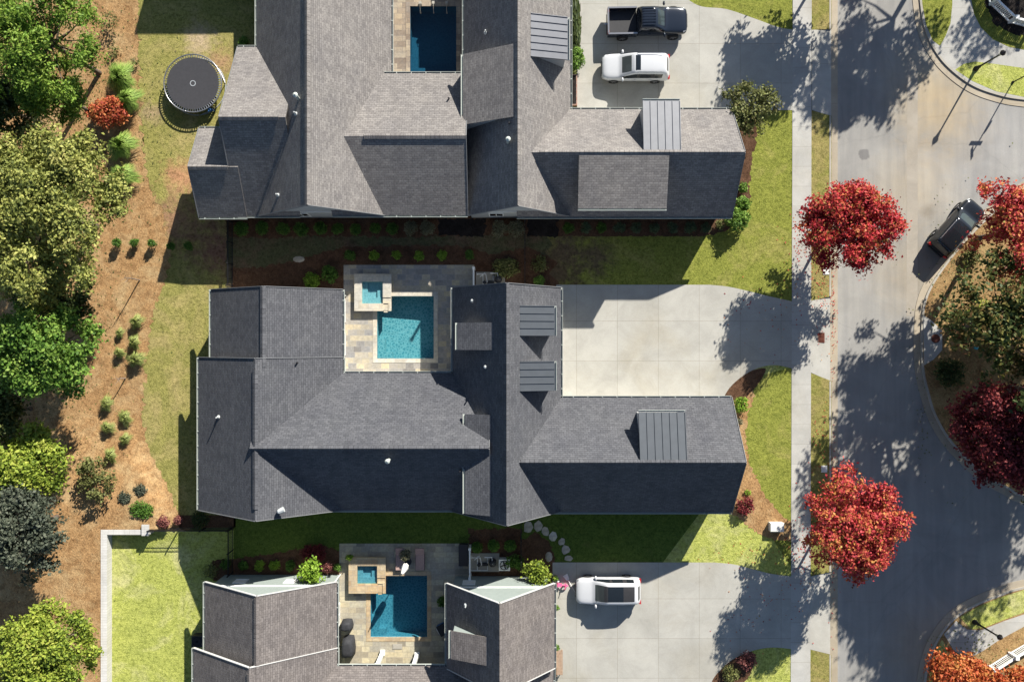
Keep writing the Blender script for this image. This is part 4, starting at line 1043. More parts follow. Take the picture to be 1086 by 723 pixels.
tree('dogwood_tree', 'yellow green tree between the bright green and grey green trees', 28, 490, 5.0, 3.0, 2.7, 2.0, L_yellowgreen, 9000, 0.28, 35, 'trees of the left woodland', nl=14, trunk=0.12, base_z=0.55, lr=(0.24, 0.4))
tree('cedar_tree', 'dark grey green tree on the left edge below the yellow green one', 24, 562, 5.4, 3.0, 3.5, 2.6, L_greygreen, 14000, 0.24, 36, 'trees of the left woodland', nl=16, trunk=0.16, base_z=0.8)
tree('dogwood_tree', 'wide yellow green tree in the bottom left corner', 48, 692, 5.0, 4.1, 3.2, 2.3, L_yellowgreen, 22000, 0.23, 37, 'trees of the left woodland', nl=18, trunk=0.14, base_z=0.8, lr=(0.28, 0.44))
tree('oak_tree', 'dark tree on the left edge in the gap below the feathery trees', 2, 112, 5.0, 2.6, 2.4, 2.0, L_darkgreen, 6000, 0.28, 38, 'trees of the left woodland', trunk=0.14)
tree('oak_tree', 'low dark tree between the large olive tree and the bright green one', 70, 322, 2.6, 2.2, 1.7, 1.4, L_darkgreen, 5000, 0.26, 150, 'trees of the left woodland', trunk=0.1)
tree('oak_tree', 'dark tree on the left edge in the shade below the bright green tree', -2, 438, 4.2, 2.4, 2.6, 1.8, L_darkgreen, 6000, 0.28, 39, 'trees of the left woodland', trunk=0.14)
# small trees and tall shrubs near the houses
tree('small_tree', 'loose twiggy olive tree at the drive end of the top garage wing', 794, 117, 2.6, 2.2, 2.3, 1.5, L_twig, 4200, 0.2, 41, trunk=0.06, nl=16, shell=0.55, bk=bark_pale)
tree('small_tree', 'yellow leaved small tree in the round red mulch bed by the bottom driveway', 570, 607, 1.9, 0.95, 0.95, 0.8, L_yellowgreen, 1500, 0.2, 42, trunk=0.04, nl=9)
tree('small_tree', 'tall lime green shrub standing against the sage gable wall', 331, 605, 2.2, 0.9, 1.0, 0.9, L_lime, 1300, 0.22, 43, trunk=0.04, nl=9)
tree('small_tree', 'open olive shrub on the straw bank beside the yellow green tree', 97, 508, 1.7, 1.5, 1.7, 0.9, L_twig, 1700, 0.2, 44, trunk=0.05, nl=12, shell=0.6, base_z=0.55)

def shrub(name, label, cat, u, v, r, m, seed, hgt=0.9, n=None, size=0.15, group=None, nl=6, ry=None, shell=0.3, base=0.0, aspect=0.62):
    p = at(u, v, hgt * 0.5); g = random.Random(seed); ry = ry or r
    lobes = [(0, 0, hgt * 0.45, r * 0.8, ry * 0.8, hgt * 0.55)]
    for i in range(nl):
        a = 6.283 * (i + g.random()) / nl
        lobes.append((r * 0.5 * math.cos(a), ry * 0.5 * math.sin(a), hgt * g.uniform(0.35, 0.6), r * 0.5, ry * 0.5, hgt * 0.42))
    o = leaf_cloud(name, lobes, n or int(260 + 900 * r * ry), size, m, None, seed, shell, aspect)
    o.location = (p.x, p.y, base)
    return tag(o, label, cat, group)
def shrub_copy(src, label, u, v, sc=1.0, rz=0.0, hgt=0.9, base=0.0):
    o = src.copy(); COL.objects.link(o)
    p = at(u, v, hgt * 0.5 * sc); o.location = (p.x, p.y, base); o.scale = (sc * rnd.uniform(.85, 1.15), sc * rnd.uniform(.85, 1.15), sc * rnd.uniform(.85, 1.1)); o.rotation_euler = (0, 0, rz)
    o['label'] = label
    return o
# clipped balls on the straw
g1 = 'clipped round shrubs in a row on the straw'
b0 = shrub('boxwood', 'clipped green ball on the straw, farthest left of the row', 'shrub', 124, 257.5, 0.38, L_box, 60, 0.95, 700, 0.11, g1)
for u, v, lb in ((142.5, 257.5, 'clipped green ball on the straw, second from the left in the row'), (161.5, 258, 'clipped green ball on the straw at the edge of the house shadow'), (181, 261, 'clipped green ball just inside the edge of the house shadow'), (200, 261, 'clipped green ball deep in the house shadow nearest the black fence')):
    shrub_copy(b0, lb, u, v, 1.0, rnd.random() * 6, 0.95)
# row below the top house
g2 = 'shrubs along the grey gable wall of the top house'
w0 = shrub('holly_shrub', 'dark green holly next to the black fence under the top house wall', 'shrub', 256, 243, 0.62, L_box, 61, 0.8, 800, 0.14, g2)
for i, (u, s_, t_) in enumerate(((278, .85, 'second'), (300, .85, 'third'), (319, .95, 'fourth'), (340, .97, 'fifth'), (358, .85, 'sixth'), (377, .8, 'seventh'), (398, .85, 'eighth'), (416, .85, 'ninth'))):
    shrub_copy(w0, 'dark green holly below the top house wall, %s shrub from the black fence' % t_, u, 242 + (i % 3) * 0.6, s_, i * 1.3, 0.8)
g3 = 'speckled shrubs along the top house wall'
s0 = shrub('speckled_shrub', 'speckled pale leaved shrub right after the row of hollies', 'shrub', 436, 242, 0.62, L_variegated, 62, 0.9, 1100, 0.10, g3)
shrub_copy(s0, 'speckled pale shrub just left of the longer dark mulch patch', 453, 241.5, 1.1, 2.0)
shrub_copy(s0, 'speckled greenish shrub just right of the longer dark mulch patch', 529, 243, 1.15, 4.0)
shrub_copy(s0, 'speckled pale shrub touching the mid yard fence', 547, 243, 1.15, 5.0)
g4 = 'clump grasses in red mulch below the top garage wing'
q0 = shrub('clump_plant', 'green clump at the left end of the row under the top garage wing', 'plant', 603, 242, 0.48, L_box, 63, 0.55, 500, 0.2, g4, aspect=0.25)
q1 = shrub('clump_plant', 'grey green spiky clump, second of the row under the top garage wing', 'plant', 621, 241.5, 0.5, L_shade, 64, 0.5, 420, 0.26, g4, aspect=0.16, shell=0.5)
for i, (u, t_) in enumerate(((638, 'third'), (657, 'fourth'), (675, 'fifth'), (694, 'sixth'), (713, 'seventh'), (732, 'eighth'), (749, 'ninth'))):
    shrub_copy(q0 if i == 0 else q1, '%s spiky clump, %s from the left under the top garage wing' % ('green' if i == 0 else 'grey green', t_), u, 241.5, 0.9 + 0.1 * (i % 3), i * 1.7, 0.5)
g5 = 'boxwoods behind the aqua pool court'
x0 = shrub('boxwood', 'dark green boxwood at the left corner of the aqua pool court', 'shrub', 371, 271, 0.48, L_box, 65, 0.75, 600, 0.12, g5)
x1 = shrub('boxwood', 'lime tipped boxwood behind the pale stone spa', 'shrub', 396.5, 271, 0.44, L_lime, 66, 0.75, 600, 0.12, g5)
shrub_copy(x1, 'lime tipped boxwood behind the pool deck, second of the four', 420.5, 270.5, 0.95, 1.0)
shrub_copy(x1, 'lime tipped boxwood behind the pool deck, third of the four', 444.5, 271.5, 0.9, 2.0)
shrub_copy(x1, 'lime tipped boxwood behind the pool deck, fourth of the four', 469, 270.5, 1.0, 3.0)
shrub_copy(x0, 'green boxwood at the right corner of the aqua pool court', 498, 270, 0.95, 2.0)
shrub('flowering_shrub', 'yellow green shrub against the charcoal roof beside the round dark shrub', 'shrub', 331, 297, 0.7, L_lime, 67, 0.9, 800, 0.15)
shrub('round_shrub', 'round dark green shrub between the yellow green shrub and the pool court', 'shrub', 349, 291, 0.75, L_box, 68, 0.9, 900, 0.14)
shrub('spreading_shrub', 'broad mottled shrub behind the white pump screen of the middle house', 'shrub', 536, 284, 1.2, L_twig, 69, 0.9, 1500, 0.16, ry=0.85)
shrub('loose_shrub', 'thin brownish shrub right of the mid yard fence', 'shrub', 572, 280, 0.8, L_twig, 70, 0.5, 350, 0.16)
shrub('boxwood', 'bright green boxwood at the corner of the middle driveway', 'shrub', 572, 297.5, 0.48, L_bright, 71, 0.75, 600, 0.12)
# left side
g6 = 'large ornamental grass mounds at the edge of the straw'
def grass_mound(name, label, u, v, r, hgt, n, m, seed, group=None, base=0.0, cat='ornamental grass', w=0.035):
    g = np.random.default_rng(seed); p = at(u, v, hgt * 0.5)
    mb = MB()
    for i in range(n):
        a = g.uniform(0, 6.283); rr = r * math.sqrt(g.uniform(0.02, 1)) * (0.92 + 0.2 * math.sin(2 * a + seed) + 0.14 * math.sin(5 * a + 2 * seed)); s = r * 0.22 * g.uniform(0, 1); zz = hgt * g.uniform(0.75, 1.1) * (1.05 - 0.45 * (rr / r) ** 2)
        dx, dy = math.cos(a), math.sin(a); px, py = -dy * w / 2, dx * w / 2
        r1 = s + (rr - s) * 0.5
        mb.add([(dx * s + px, dy * s + py, 0), (dx * s - px, dy * s - py, 0), (dx * r1 - px, dy * r1 - py, zz), (dx * r1 + px, dy * r1 + py, zz), (dx * rr, dy * rr, zz * 0.72)],
               [(0, 1, 2, 3), (3, 2, 4)])
    o = mb.build(name, m); o.location = (p.x, p.y, base)
    return tag(o, label, cat, group)
grass_mound('ornamental_mound', 'tall bright grass mound above the orange red shrub', 129, 84, 1.5, 1.5, 1600, L_blade_fresh, 80, g6)
grass_mound('ornamental_mound', 'tall bright grass mound right of the orange red shrub', 136, 107, 1.35, 1.4, 1400, L_blade_fresh, 81, g6)
grass_mound('ornamental_mound', 'bright grass mound just below the orange red shrub', 130, 155, 1.35, 1.4, 1400, L_blade_fresh, 82, g6)
grass_mound('ornamental_mound', 'bright grass mound between the olive tree and the worn lawn', 131, 187, 1.3, 1.3, 1400, L_blade_fresh, 83, g6)
shrub('burning_bush', 'orange red shrub among the bright grass mounds', 'shrub', 114, 119, 1.65, L_redshrub, 84, 2.2, 3000, 0.2, ry=1.35)
shrub('twiggy_shrub', 'sparse twiggy shrub on the straw beside the feathery corner tree', 'shrub', 116, 22, 0.9, L_twig, 85, 1.3, 220, 0.16, shell=0.6)
shrub('twiggy_shrub', 'sparse low shrub between the corner tree and the first grass mound', 'shrub', 121, 55, 0.6, L_twig, 86, 0.8, 140, 0.15, shell=0.6)
shrub('twiggy_shrub', 'tiny dry shrub at the lawn edge right above the first grass mound', 'shrub', 143, 66, 0.4, L_twig, 87, 0.6, 120, 0.13, shell=0.6)
g7 = 'young grass tufts scattered over the straw bank'
spots = [(145, 341, 0.75, 'uppermost grass tuft on the straw, below the taller bare sapling'), (127, 353, 0.5, 'small grass tuft left of the uppermost pair on the straw'), (143, 363, 0.7, 'grass tuft just below the uppermost tuft on the straw'),
         (127, 374, 0.6, 'grass tuft beside the tip of the bright green tree'), (145, 381, 0.75, 'grass tuft just above the shorter bare sapling'), (113, 428, 0.75, 'shaded grass tuft left of the pair below the shorter sapling'),
         (133, 443, 0.65, 'grass tuft close to the lawn in the middle of the bank'), (115, 453, 0.75, 'grass tuft above the open olive shrub, left of two'), (134, 465, 0.6, 'pale grass tuft nearest the curved lawn edge'), (120, 482, 0.75, 'grass tuft touching the open olive shrub')]
t0 = grass_mound('tufted_plant', spots[0][3], spots[0][0], spots[0][1], 0.75, 0.8, 420, L_blade, 88, g7, 0, 'grass tuft', 0.03)
for i, (u, v, r, lb) in enumerate(spots[1:]):
    shrub_copy(t0, lb, u, v, r / 0.75 * 1.05, i * 0.9, 0.8, straw_h(u, v))
g8 = 'low spreading junipers at the foot of the straw bank'
j0 = shrub('juniper', 'low juniper patch, left of the three by the white wall', 'shrub', 137, 525, 0.55, L_greygreen, 89, 0.25, 420, 0.14, g8, base=straw_h(137, 525))
j1 = shrub_copy(j0, 'low juniper patch, upper right of the three by the white wall', 153, 517, 0.9, 1, 0.25, straw_h(153, 517))
j2 = shrub('juniper', 'largest low juniper patch nearest the white wall end', 'shrub', 155, 538, 1.0, L_box, 90, 0.3, 1000, 0.14, g8, ry=0.75, base=straw_h(155, 538))
shrub('barberry', 'reddish shrub beside the end pier of the white wall', 'shrub', 175, 552, 0.55, L_pink, 91, 0.7, 420, 0.14, base=0.3)
shrub('barberry', 'smaller reddish shrub between the white wall and the house shadow', 'shrub', 189, 551, 0.4, L_pink, 92, 0.6, 300, 0.13)
# bottom house beds
g9 = 'round shrubs under the sage gable wall'
c0 = shrub('round_shrub', 'round green shrub under the sage gable, leftmost of the four', 'shrub', 258, 599.5, 0.42, L_box, 93, 0.7, 500, 0.12, g9)
c1 = shrub('round_shrub', 'round lime shrub under the sage gable, second of the four', 'shrub', 275, 599.5, 0.46, L_lime, 94, 0.7, 520, 0.12, g9)
shrub_copy(c1, 'round lime shrub under the sage gable, third of the four', 291, 599.5, 1.0, 2)
shrub_copy(c0, 'round green shrub under the sage gable, rightmost of the four', 307, 600, 1.05, 3)
shrub('purple_shrub', 'wide dark purple shrub behind the tall lime green shrub', 'shrub', 333, 586, 1.15, L_burg, 95, 0.9, 1300, 0.14, ry=0.8)
shrub('pink_shrub', 'pinkish shrub right of the tall lime green shrub', 'shrub', 347, 601, 0.5, L_pink, 96, 0.8, 500, 0.12)
shrub('round_shrub', 'small bright green shrub between the pink shrub and the patio', 'shrub', 358, 601, 0.35, L_bright, 97, 0.6, 350, 0.11)
shrub('loose_shrub', 'loose dull shrub at the left corner of the sage gable wall', 'shrub', 224, 605, 0.65, L_twig, 98, 0.9, 420, 0.14)
shrub('round_shrub', 'dark shrub between the black fence and the loose corner shrub', 'shrub', 239, 598, 0.45, L_box, 99, 0.7, 420, 0.12)
mb = None
def hedge(name, label, u0, u1, v, r, m, n, seed, hgt=1.0):
    lobes = []; p = at((u0 + u1) / 2, v, hgt / 2); L = (u1 - u0) / S / 2; k = max(3, int(L * 2.2)); g = random.Random(seed)
    for i in range(k): lobes.append((-L + 2 * L * i / (k - 1), g.uniform(-.1, .1), hgt * 0.5, r, r * g.uniform(.85, 1.1), hgt * 0.55))
    o = leaf_cloud(name, lobes, n, 0.15, m, None, seed, 0.3); o.location = (p.x, p.y, 0)
    return tag(o, label, 'hedge')
hedge('hedge', 'green hedge behind the pool pumps of the bottom house', 506, 541, 579, 0.45, L_box, 2200, 100)
hedge('hedge', 'short dark hedge between the pool pumps and the mid yard fence', 540, 550, 596, 0.5, L_box, 900, 101)
hedge('hedge', 'narrow dark hedge along the wall beside the shaded top driveway', 608.5, 611.5, 26, 0.35, L_darkgreen, 1500, 102, 0.8)
bpy.data.objects['hedge.002'].rotation_euler = (0, 0, math.pi / 2); bpy.data.objects['hedge.002'].scale = (6, 1, 1)
shrub('round_shrub', 'bright green shrub at the wall beside the white car on the top driveway', 'shrub', 612.5, 63, 0.62, L_bright, 103, 1.5, 1100, 0.16, ry=0.95)
shrub('round_shrub', 'round lime green shrub at the drive corner of the charcoal garage wing', 'shrub', 786, 429, 0.68, L_lime, 104, 0.9, 1000, 0.13)
shrub('round_shrub', 'tiny pale shrub below the round lime shrub', 'shrub', 784.5, 447, 0.3, L_variegated, 105, 0.4, 200, 0.11)
shrub('barberry', 'burgundy shrub at the lower corner of the charcoal garage wing', 'shrub', 790, 536, 0.8, L_burg, 106, 0.9, 900, 0.15)
shrub('round_shrub', 'small lime plant beside the burgundy shrub on the straw bed', 'shrub', 793, 522, 0.28, L_lime, 107, 0.3, 160, 0.11)
shrub('laurel_shrub', 'large glossy green shrub at the lower corner of the top garage wing', 'shrub', 782, 232, 1.0, L_bright, 108, 1.7, 1700, 0.18)
shrub('laurel_shrub', 'green shrub above the large glossy corner shrub', 'shrub', 788, 216, 0.65, L_bright, 109, 1.1, 900, 0.16)
shrub('laurel_shrub', 'small green shrub halfway along the end of the top garage wing', 'shrub', 788, 199, 0.45, L_bright, 110, 0.8, 450, 0.14)
shrub('loose_shrub', 'thin light shrub left of the glossy corner shrub', 'shrub', 764, 238, 0.5, L_twig, 111, 0.9, 300, 0.14, shell=0.5)
shrub('barberry', 'reddish brown shrub in the curved bed of the bottom driveway', 'shrub', 792, 700, 0.85, L_pink, 112, 0.8, 700, 0.15, shell=0.5)
shrub('loose_shrub', 'dull green shrub in the curved bed at the bottom edge', 'shrub', 775, 714, 0.8, L_twig, 113, 0.8, 600, 0.15, shell=0.5)
shrub('loose_shrub', 'small leafy plant on the step at the lower wall of the bottom house', 'shrub', 590.5, 644, 0.25, L_bright, 114, 0.7, 200, 0.11)
shrub('loose_shrub', 'small leafy plant above the wooden bench of the bottom house', 'shrub', 590.5, 686, 0.25, L_bright, 115, 0.7, 200, 0.11)
shrub('potted_plant', 'dark green potted plant beside the pink tricycle', 'plant', 589, 613, 0.28, L_box, 116, 0.6, 260, 0.11)
shrub('round_shrub', 'bright green plant in the wall corner above the trampoline', 'shrub', 258.5, 45, 0.5, L_bright, 117, 0.9, 500, 0.14)
shrub('round_shrub', 'dark plant by the wall right of the teal pool', 'shrub', 469, 637, 0.45, L_box, 118, 0.8, 500, 0.13)
shrub('loose_shrub', 'dark mixed shrubs between the charcoal house and the black fence', 'shrub', 212, 551, 0.8, L_darkgreen, 119, 0.6, 700, 0.14)
# ivy clump at the island's edge
shrub('spreading_shrub', 'low green shrub on the island beside the storm drain lid', 'shrub', 1008, 395, 1.3, L_darkgreen, 120, 0.8, 1300, 0.2)
shrub('spreading_shrub', 'dry greenish shrub on the island in front of the orange maple trunk', 'shrub', 1030, 272, 0.9, L_twig, 121, 0.7, 500, 0.18, shell=0.5)
shrub('spreading_shrub', 'yellowish shrub in the sun between the dark green tree and the kerb', 'shrub', 1040, 332, 1.2, L_yellowgreen, 122, 0.8, 700, 0.2, shell=0.5)

# bare saplings
for u, v, h_, lb in ((148, 297, 2.5, 'taller bare sapling below the clipped green balls'), (133, 401, 1.4, 'shorter bare sapling in the middle of the straw bank')):
    p = at(u, v); g = random.Random(u)
    r = empty('bare_sapling', (p.x, p.y, 0), lb, 'sapling', 'bare saplings on the straw bank')
    mb = MB(); mb.tube([(0, 0, -.1), (0.02, 0.02, h_ * .5), (-.03, .02, h_)], [0.05, 0.04, 0.015], 7); mb.build('trunk', bark_pale, r)
    mb = MB()
    for i in range(9):
        z = h_ * g.uniform(0.45, 0.95); a = g.uniform(0, 6.28); q = g.uniform(.25, .5)
        mb.tube([(0, 0, z), (q * math.cos(a), q * math.sin(a), z + q * 0.8)], [0.014, 0.005], 4)
    mb.build('twig', bark_pale, r)

# ------------------------------------------------------------------ walls, fences, lamps
r = empty('retaining_wall', at(115, 600), 'pale block retaining wall with an L corner round the bright walled lawn', 'wall')
mb = MB(); O = at(115, 600)
def pb(mb, u0, u1, v0, v1, z0, z1):
    a = at(u0, v1) - O; b = at(u1, v0) - O; mb.box(a.x, b.x, a.y, b.y, z0, z1)
pb(mb, 113.2, 118.8, 559.5, 900, -.1, 0.82); pb(mb, 118.8, 161, 559.5, 563.5, -.1, 0.819)
mb.build('wall_body', wall_white, r)
mb = MB(); pb(mb, 112.8, 119.2, 558.8, 900, 0.82, 0.9); pb(mb, 119.2, 160, 558.8, 564, 0.82, 0.899); mb.build('wall_cap', wall_white, r)
mb = MB(); pb(mb, 157, 163.5, 553.5, 564, -.1, 1.0); pb(mb, 156.5, 164, 553, 564.5, 1.0, 1.08); mb.build('end_pier', wall_white, r)
def fence(label, pts, hgt=1.35, step=1.8, z=0.0):
    P = [at(*q) for q in pts]; O_ = P[0]
    r = empty('metal_fence', (O_.x, O_.y, z), label, 'fence', 'black metal yard fences')
    pm = MB()
    for a, b in zip(P, P[1:]):
        a = a - O_; b = b - O_; L = (b - a).length; n = max(1, round(L / step)); d = (b - a) / L
        for zz in (0.15, hgt - 0.25, hgt - 0.05): pm.obox(a + Vector((0, 0, zz)), b + Vector((0, 0, zz)), 0.035, 0.04)
        k = int(L / 0.12)
        for i in range(k):
            q = a + d * (0.06 + i * 0.12); pm.box(q.x - .009, q.x + .009, q.y - .009, q.y + .009, 0.05, hgt)
        for i in range(n + 1):
            q = a + (b - a) * i / n; mb = MB(); mb.box(q.x - .035, q.x + .035, q.y - .035, q.y + .035, 0, hgt + .08)
            mb.lathe([(0.05, 0), (0.05, 0.03), (0.001, 0.08)], 8, (q.x, q.y, hgt + .08)); mb.build('post', black_metal, r)
    pm.build('picket_panel', black_metal, r)
    return r
fence('black metal fence joining the top house to the middle house on their left', [(247, 236), (247, 303)])
fence('black metal fence crossing the side yard in line with the pool pumps', [(556.5, 236), (556.5, 301)])
fence('black metal fence from the white wall across to the side yard corner', [(164, 559), (246, 559)])
fence('black metal fence from the side yard corner down to the sage gable', [(247.5, 559), (247.5, 606)])
fence('black metal fence between the charcoal house and the bottom house by the stepping stones', [(552.5, 548), (552.5, 612)])
def street_lamp(label, u, v, h_=3.75):
    p = at(u, v); r = empty('street_lamp', p, label, 'street lamp', 'black post lamps at the street corners')
    mb = MB(); mb.lathe([(0.2, 0), (0.2, 0.12), (0.13, 0.2), (0.11, 0.55), (0.07, 0.65), (0.055, h_ - 0.55), (0.09, h_ - 0.5), (0.05, h_ - 0.45)], 12); mb.build('post', black_metal, r, True)
    mb = MB(); mb.lathe([(0.08, h_ - 0.45), (0.16, h_ - 0.1), (0.18, h_ - 0.08), (0.001, h_ - 0.08)], 8); mb.build('lantern_glass', lamp_clear, r)
    mb = MB(); mb.lathe([(0.22, h_ - 0.08), (0.2, h_ - 0.02), (0.09, h_ + 0.16), (0.03, h_ + 0.2), (0.03, h_ + 0.28), (0.001, h_ + 0.3)], 8); mb.build('lantern_cap', dark_bronze, r)
    return r
street_lamp('black lamp post on the upper corner lawn, its shadow across the road', 1035, 73, 3.7)
street_lamp('black lamp post on the pale path at the lower corner', 1033.5, 659, 3.5)
# street sign
p = at(1074, 87.5); r = empty('street_sign', p, 'thin black post with crossed street blades on the upper corner lawn', 'street sign')
mb = MB(); mb.lathe([(0.1, 0), (0.1, 0.1), (0.045, 0.16), (0.04, 3.75), (0.001, 3.85)], 10); mb.build('post', black_metal, r)
mb = MB(); mb.box(-0.6, 0.3, -0.02, 0.02, 3.0, 3.22); mb.build('name_blade', dark_bronze, r)
mb = MB(); mb.box(-0.02, 0.02, -0.35, 0.45, 3.55, 3.78); mb.build('name_blade', dark_bronze, r)
mb = MB(); mb.lathe([(0.001, -0.02), (0.33, -0.02), (0.33, 0.02), (0.001, 0.02)], 8)
sg_ = mb.build('stop_plate', lamp_red, r); sg_.rotation_euler = (math.pi / 2, math.pi / 8, 0.9); sg_.location = (0.05, -0.06, 2.2)
# white railings
def railing(label, pts, hgt=0.95):
    P = [at(*q) for q in pts]; O_ = P[0].copy(); r = empty('picket_railing', O_, label, 'railing', 'white railings at the street corners')
    for i, q in enumerate(P):
        q = q - O_; mb = MB(); mb.box(q.x - .1, q.x + .1, q.y - .1, q.y + .1, 0, hgt + .15); mb.box(q.x - .14, q.x + .14, q.y - .14, q.y + .14, hgt + .15, hgt + .22); mb.build('post', white_trim, r)
    for a, b in zip(P, P[1:]):
        a = a - O_; b = b - O_; d = (b - a).normalized(); L = (b - a).length
        mb = MB(); mb.obox(a + d * .12 + Vector((0, 0, hgt)), b - d * .12 + Vector((0, 0, hgt)), 0.16, 0.08); mb.build('top_rail', white_trim, r)
        mb = MB(); mb.obox(a + d * .12 + Vector((0, 0, 0.12)), b - d * .12 + Vector((0, 0, 0.12)), 0.1, 0.08); mb.build('bottom_rail', white_trim, r)
        mb = MB(); k = int((L - .3) / 0.14)
        for i in range(k):
            q = a + d * (0.2 + i * 0.14); mb.obox(q + Vector((0, 0, .16)), q + Vector((0, 0, hgt - .04)), 0.06, 0.06)
        mb.build('baluster_row', white_trim, r)
    return r
railing('white picket railing curving across the top right corner', [(1038, -24), (1050, 5), (1070, 24), (1092, 30)])
railing('short white picket railing behind the small orange maple at the bottom', [(1048, 706), (1070, 692), (1105, 672)])

# ------------------------------------------------------------------ vehicles
def cage_car(root, stations, glass, m_body, m_glass, parts_m):
    """stations: x, [(halfwidth,z) x7] from sill to roof centre; subdivided and split by part"""
    bm = bmesh.new(); rows = []
    tags = []
    def ti(n):
        if n not in tags: tags.append(n)
        return tags.index(n)
    ti('body')
    for x, pr in stations:
        row = [bm.verts.new((x, w, z)) for w, z in pr] + [bm.verts.new((x, -w, z)) for w, z in reversed(pr[:-1])]
        rows.append(row)
    m = len(rows[0])
    for i in range(len(rows) - 1):
        for k in range(m):
            k2 = (k + 1) % m
            f = bm.faces.new((rows[i][k], rows[i][k2], rows[i + 1][k2], rows[i + 1][k]))
            kk = min(k, m - 2 - k) if k < m - 1 else 99
            f.material_index = ti(glass(i, kk, k < m // 2)) if kk != 99 else 0
    bm.faces.new(rows[0]); bm.faces.new(list(reversed(rows[-1])))
    bmesh.ops.recalc_face_normals(bm, faces=bm.faces[:])
    me = bpy.data.meshes.new('cage'); bm.to_mesh(me); bm.free()
    for t_ in tags: me.materials.append(m_body)
    tmp = bpy.data.objects.new('cage', me); COL.objects.link(tmp)
    sub = tmp.modifiers.new('s', 'SUBSURF'); sub.levels = 2; sub.render_levels = 2
    dg = bpy.context.evaluated_depsgraph_get(); dg.update()
    me2 = bpy.data.meshes.new_from_object(tmp.evaluated_get(dg))
    bpy.data.objects.remove(tmp)
    out = {}
    for i, t_ in enumerate(tags):
        b2 = bmesh.new(); b2.from_mesh(me2)
        bmesh.ops.delete(b2, geom=[f for f in b2.faces if f.material_index != i], context='FACES')
        for f in b2.faces: f.material_index = 0; f.smooth = True
        nm = t_.split('#')[0]
        q = bpy.data.meshes.new(nm); b2.to_mesh(q); b2.free(); q.materials.clear()
        q.materials.append(m_body if nm == 'body' else parts_m.get(nm, m_glass))
        o = bpy.data.objects.new(nm, q); COL.objects.link(o); o.parent = root; out[t_] = o
    return out
def wheels(root, xs, hw, R=0.38, tw=0.27):
    for x in xs:
        for s_ in (-1, 1):
            mb = MB(); prof = [(R * .62, -tw / 2), (R * .93, -tw / 2), (R, -tw / 2 + .04), (R, tw / 2 - .04), (R * .93, tw / 2), (R * .62, tw / 2)]
            mb.lathe(prof, 22, close=True); o = mb.build('wheel', rubber, root, True); o.rotation_euler = (math.pi / 2, 0, 0); o.location = (x, s_ * hw, R)
            mb = MB(); zo = -s_ * tw * 0.36
            mb.lathe([(R * .63, zo), (R * .56, zo - .015 * s_)], 22)
            for i in range(5):
                a = i * 2 * math.pi / 5; mb.obox((0, 0, zo), (R * .6 * math.cos(a), R * .6 * math.sin(a), zo), 0.09, 0.03)
            mb.lathe([(0.001, zo - .03 * s_), (0.07, zo - .02 * s_), (0.07, zo + .02 * s_)], 12)
            mb.build('rim', alloy, o)
def extras(root, L, W, m_body, zb, xm, ym, rails=None, grille=dark_plastic):
    for s_ in (-1, 1):
        mb = MB(); mb.lathe([(0.001, -0.1), (0.08, -0.09), (0.115, 0), (0.1, 0.09), (0.001, 0.11)], 10); o = mb.build('side_mirror', m_body, root, True); o.scale = (0.8, 1.5, 1.0); o.location = (xm, s_ * (ym + 0.14), zb + 0.12)
        mb = MB(); mb.tube([(L * .5 - .36, s_ * W * .43, zb - .14), (L * .5 - .16, s_ * W * .37, zb - .2)], [0.07, 0.08], 8); mb.build('headlight', lamp_clear, root, True)
        mb = MB(); mb.box(-L * .5 - .012, -L * .5 + .12, min(s_ * W * .33, s_ * W * .46), max(s_ * W * .33, s_ * W * .46), zb - .3, zb - .02); mb.build('tail_light', lamp_red, root)
        mb = MB()
        for xx in (L * .04, -L * .2): mb.obox((xx, s_ * (W * .5 + .012), zb - .1), (xx - .2, s_ * (W * .5 + .012), zb - .1), 0.03, 0.035)
        mb.build('door_handle', chrome if m_body is paint_black else m_body, root)
        if rails:
            x0, x1, y, z, mm = rails; mb = MB(); mb.tube([(x0, s_ * y, z - .06), (x0 - .12, s_ * y, z), (x1 + .12, s_ * y, z), (x1, s_ * y, z - .06)], 0.024, 6); mb.build('roof_rail', mm, root)
    mb = MB(); mb.box(L * .5 - .06, L * .5 + .012, -W * .24, W * .24, zb - .44, zb - .24); mb.build('grille', grille, root)
    mb = MB(); mb.box(L * .5 - .2, L * .5 + .015, -W * .27, W * .27, 0.3, 0.42); mb.build('front_bumper', dark_plastic, root)
    mb = MB(); mb.box(-L * .5 - .02, -L * .5 + .1, -W * .36, W * .36, 0.32, 0.46); mb.build('rear_bumper', dark_plastic, root)
    mb = MB(); mb.box(-L * .5 + .3, L * .5 - .45, -W * .4, W * .4, 0.2, 0.36); mb.build('underbody', dark_plastic, root)
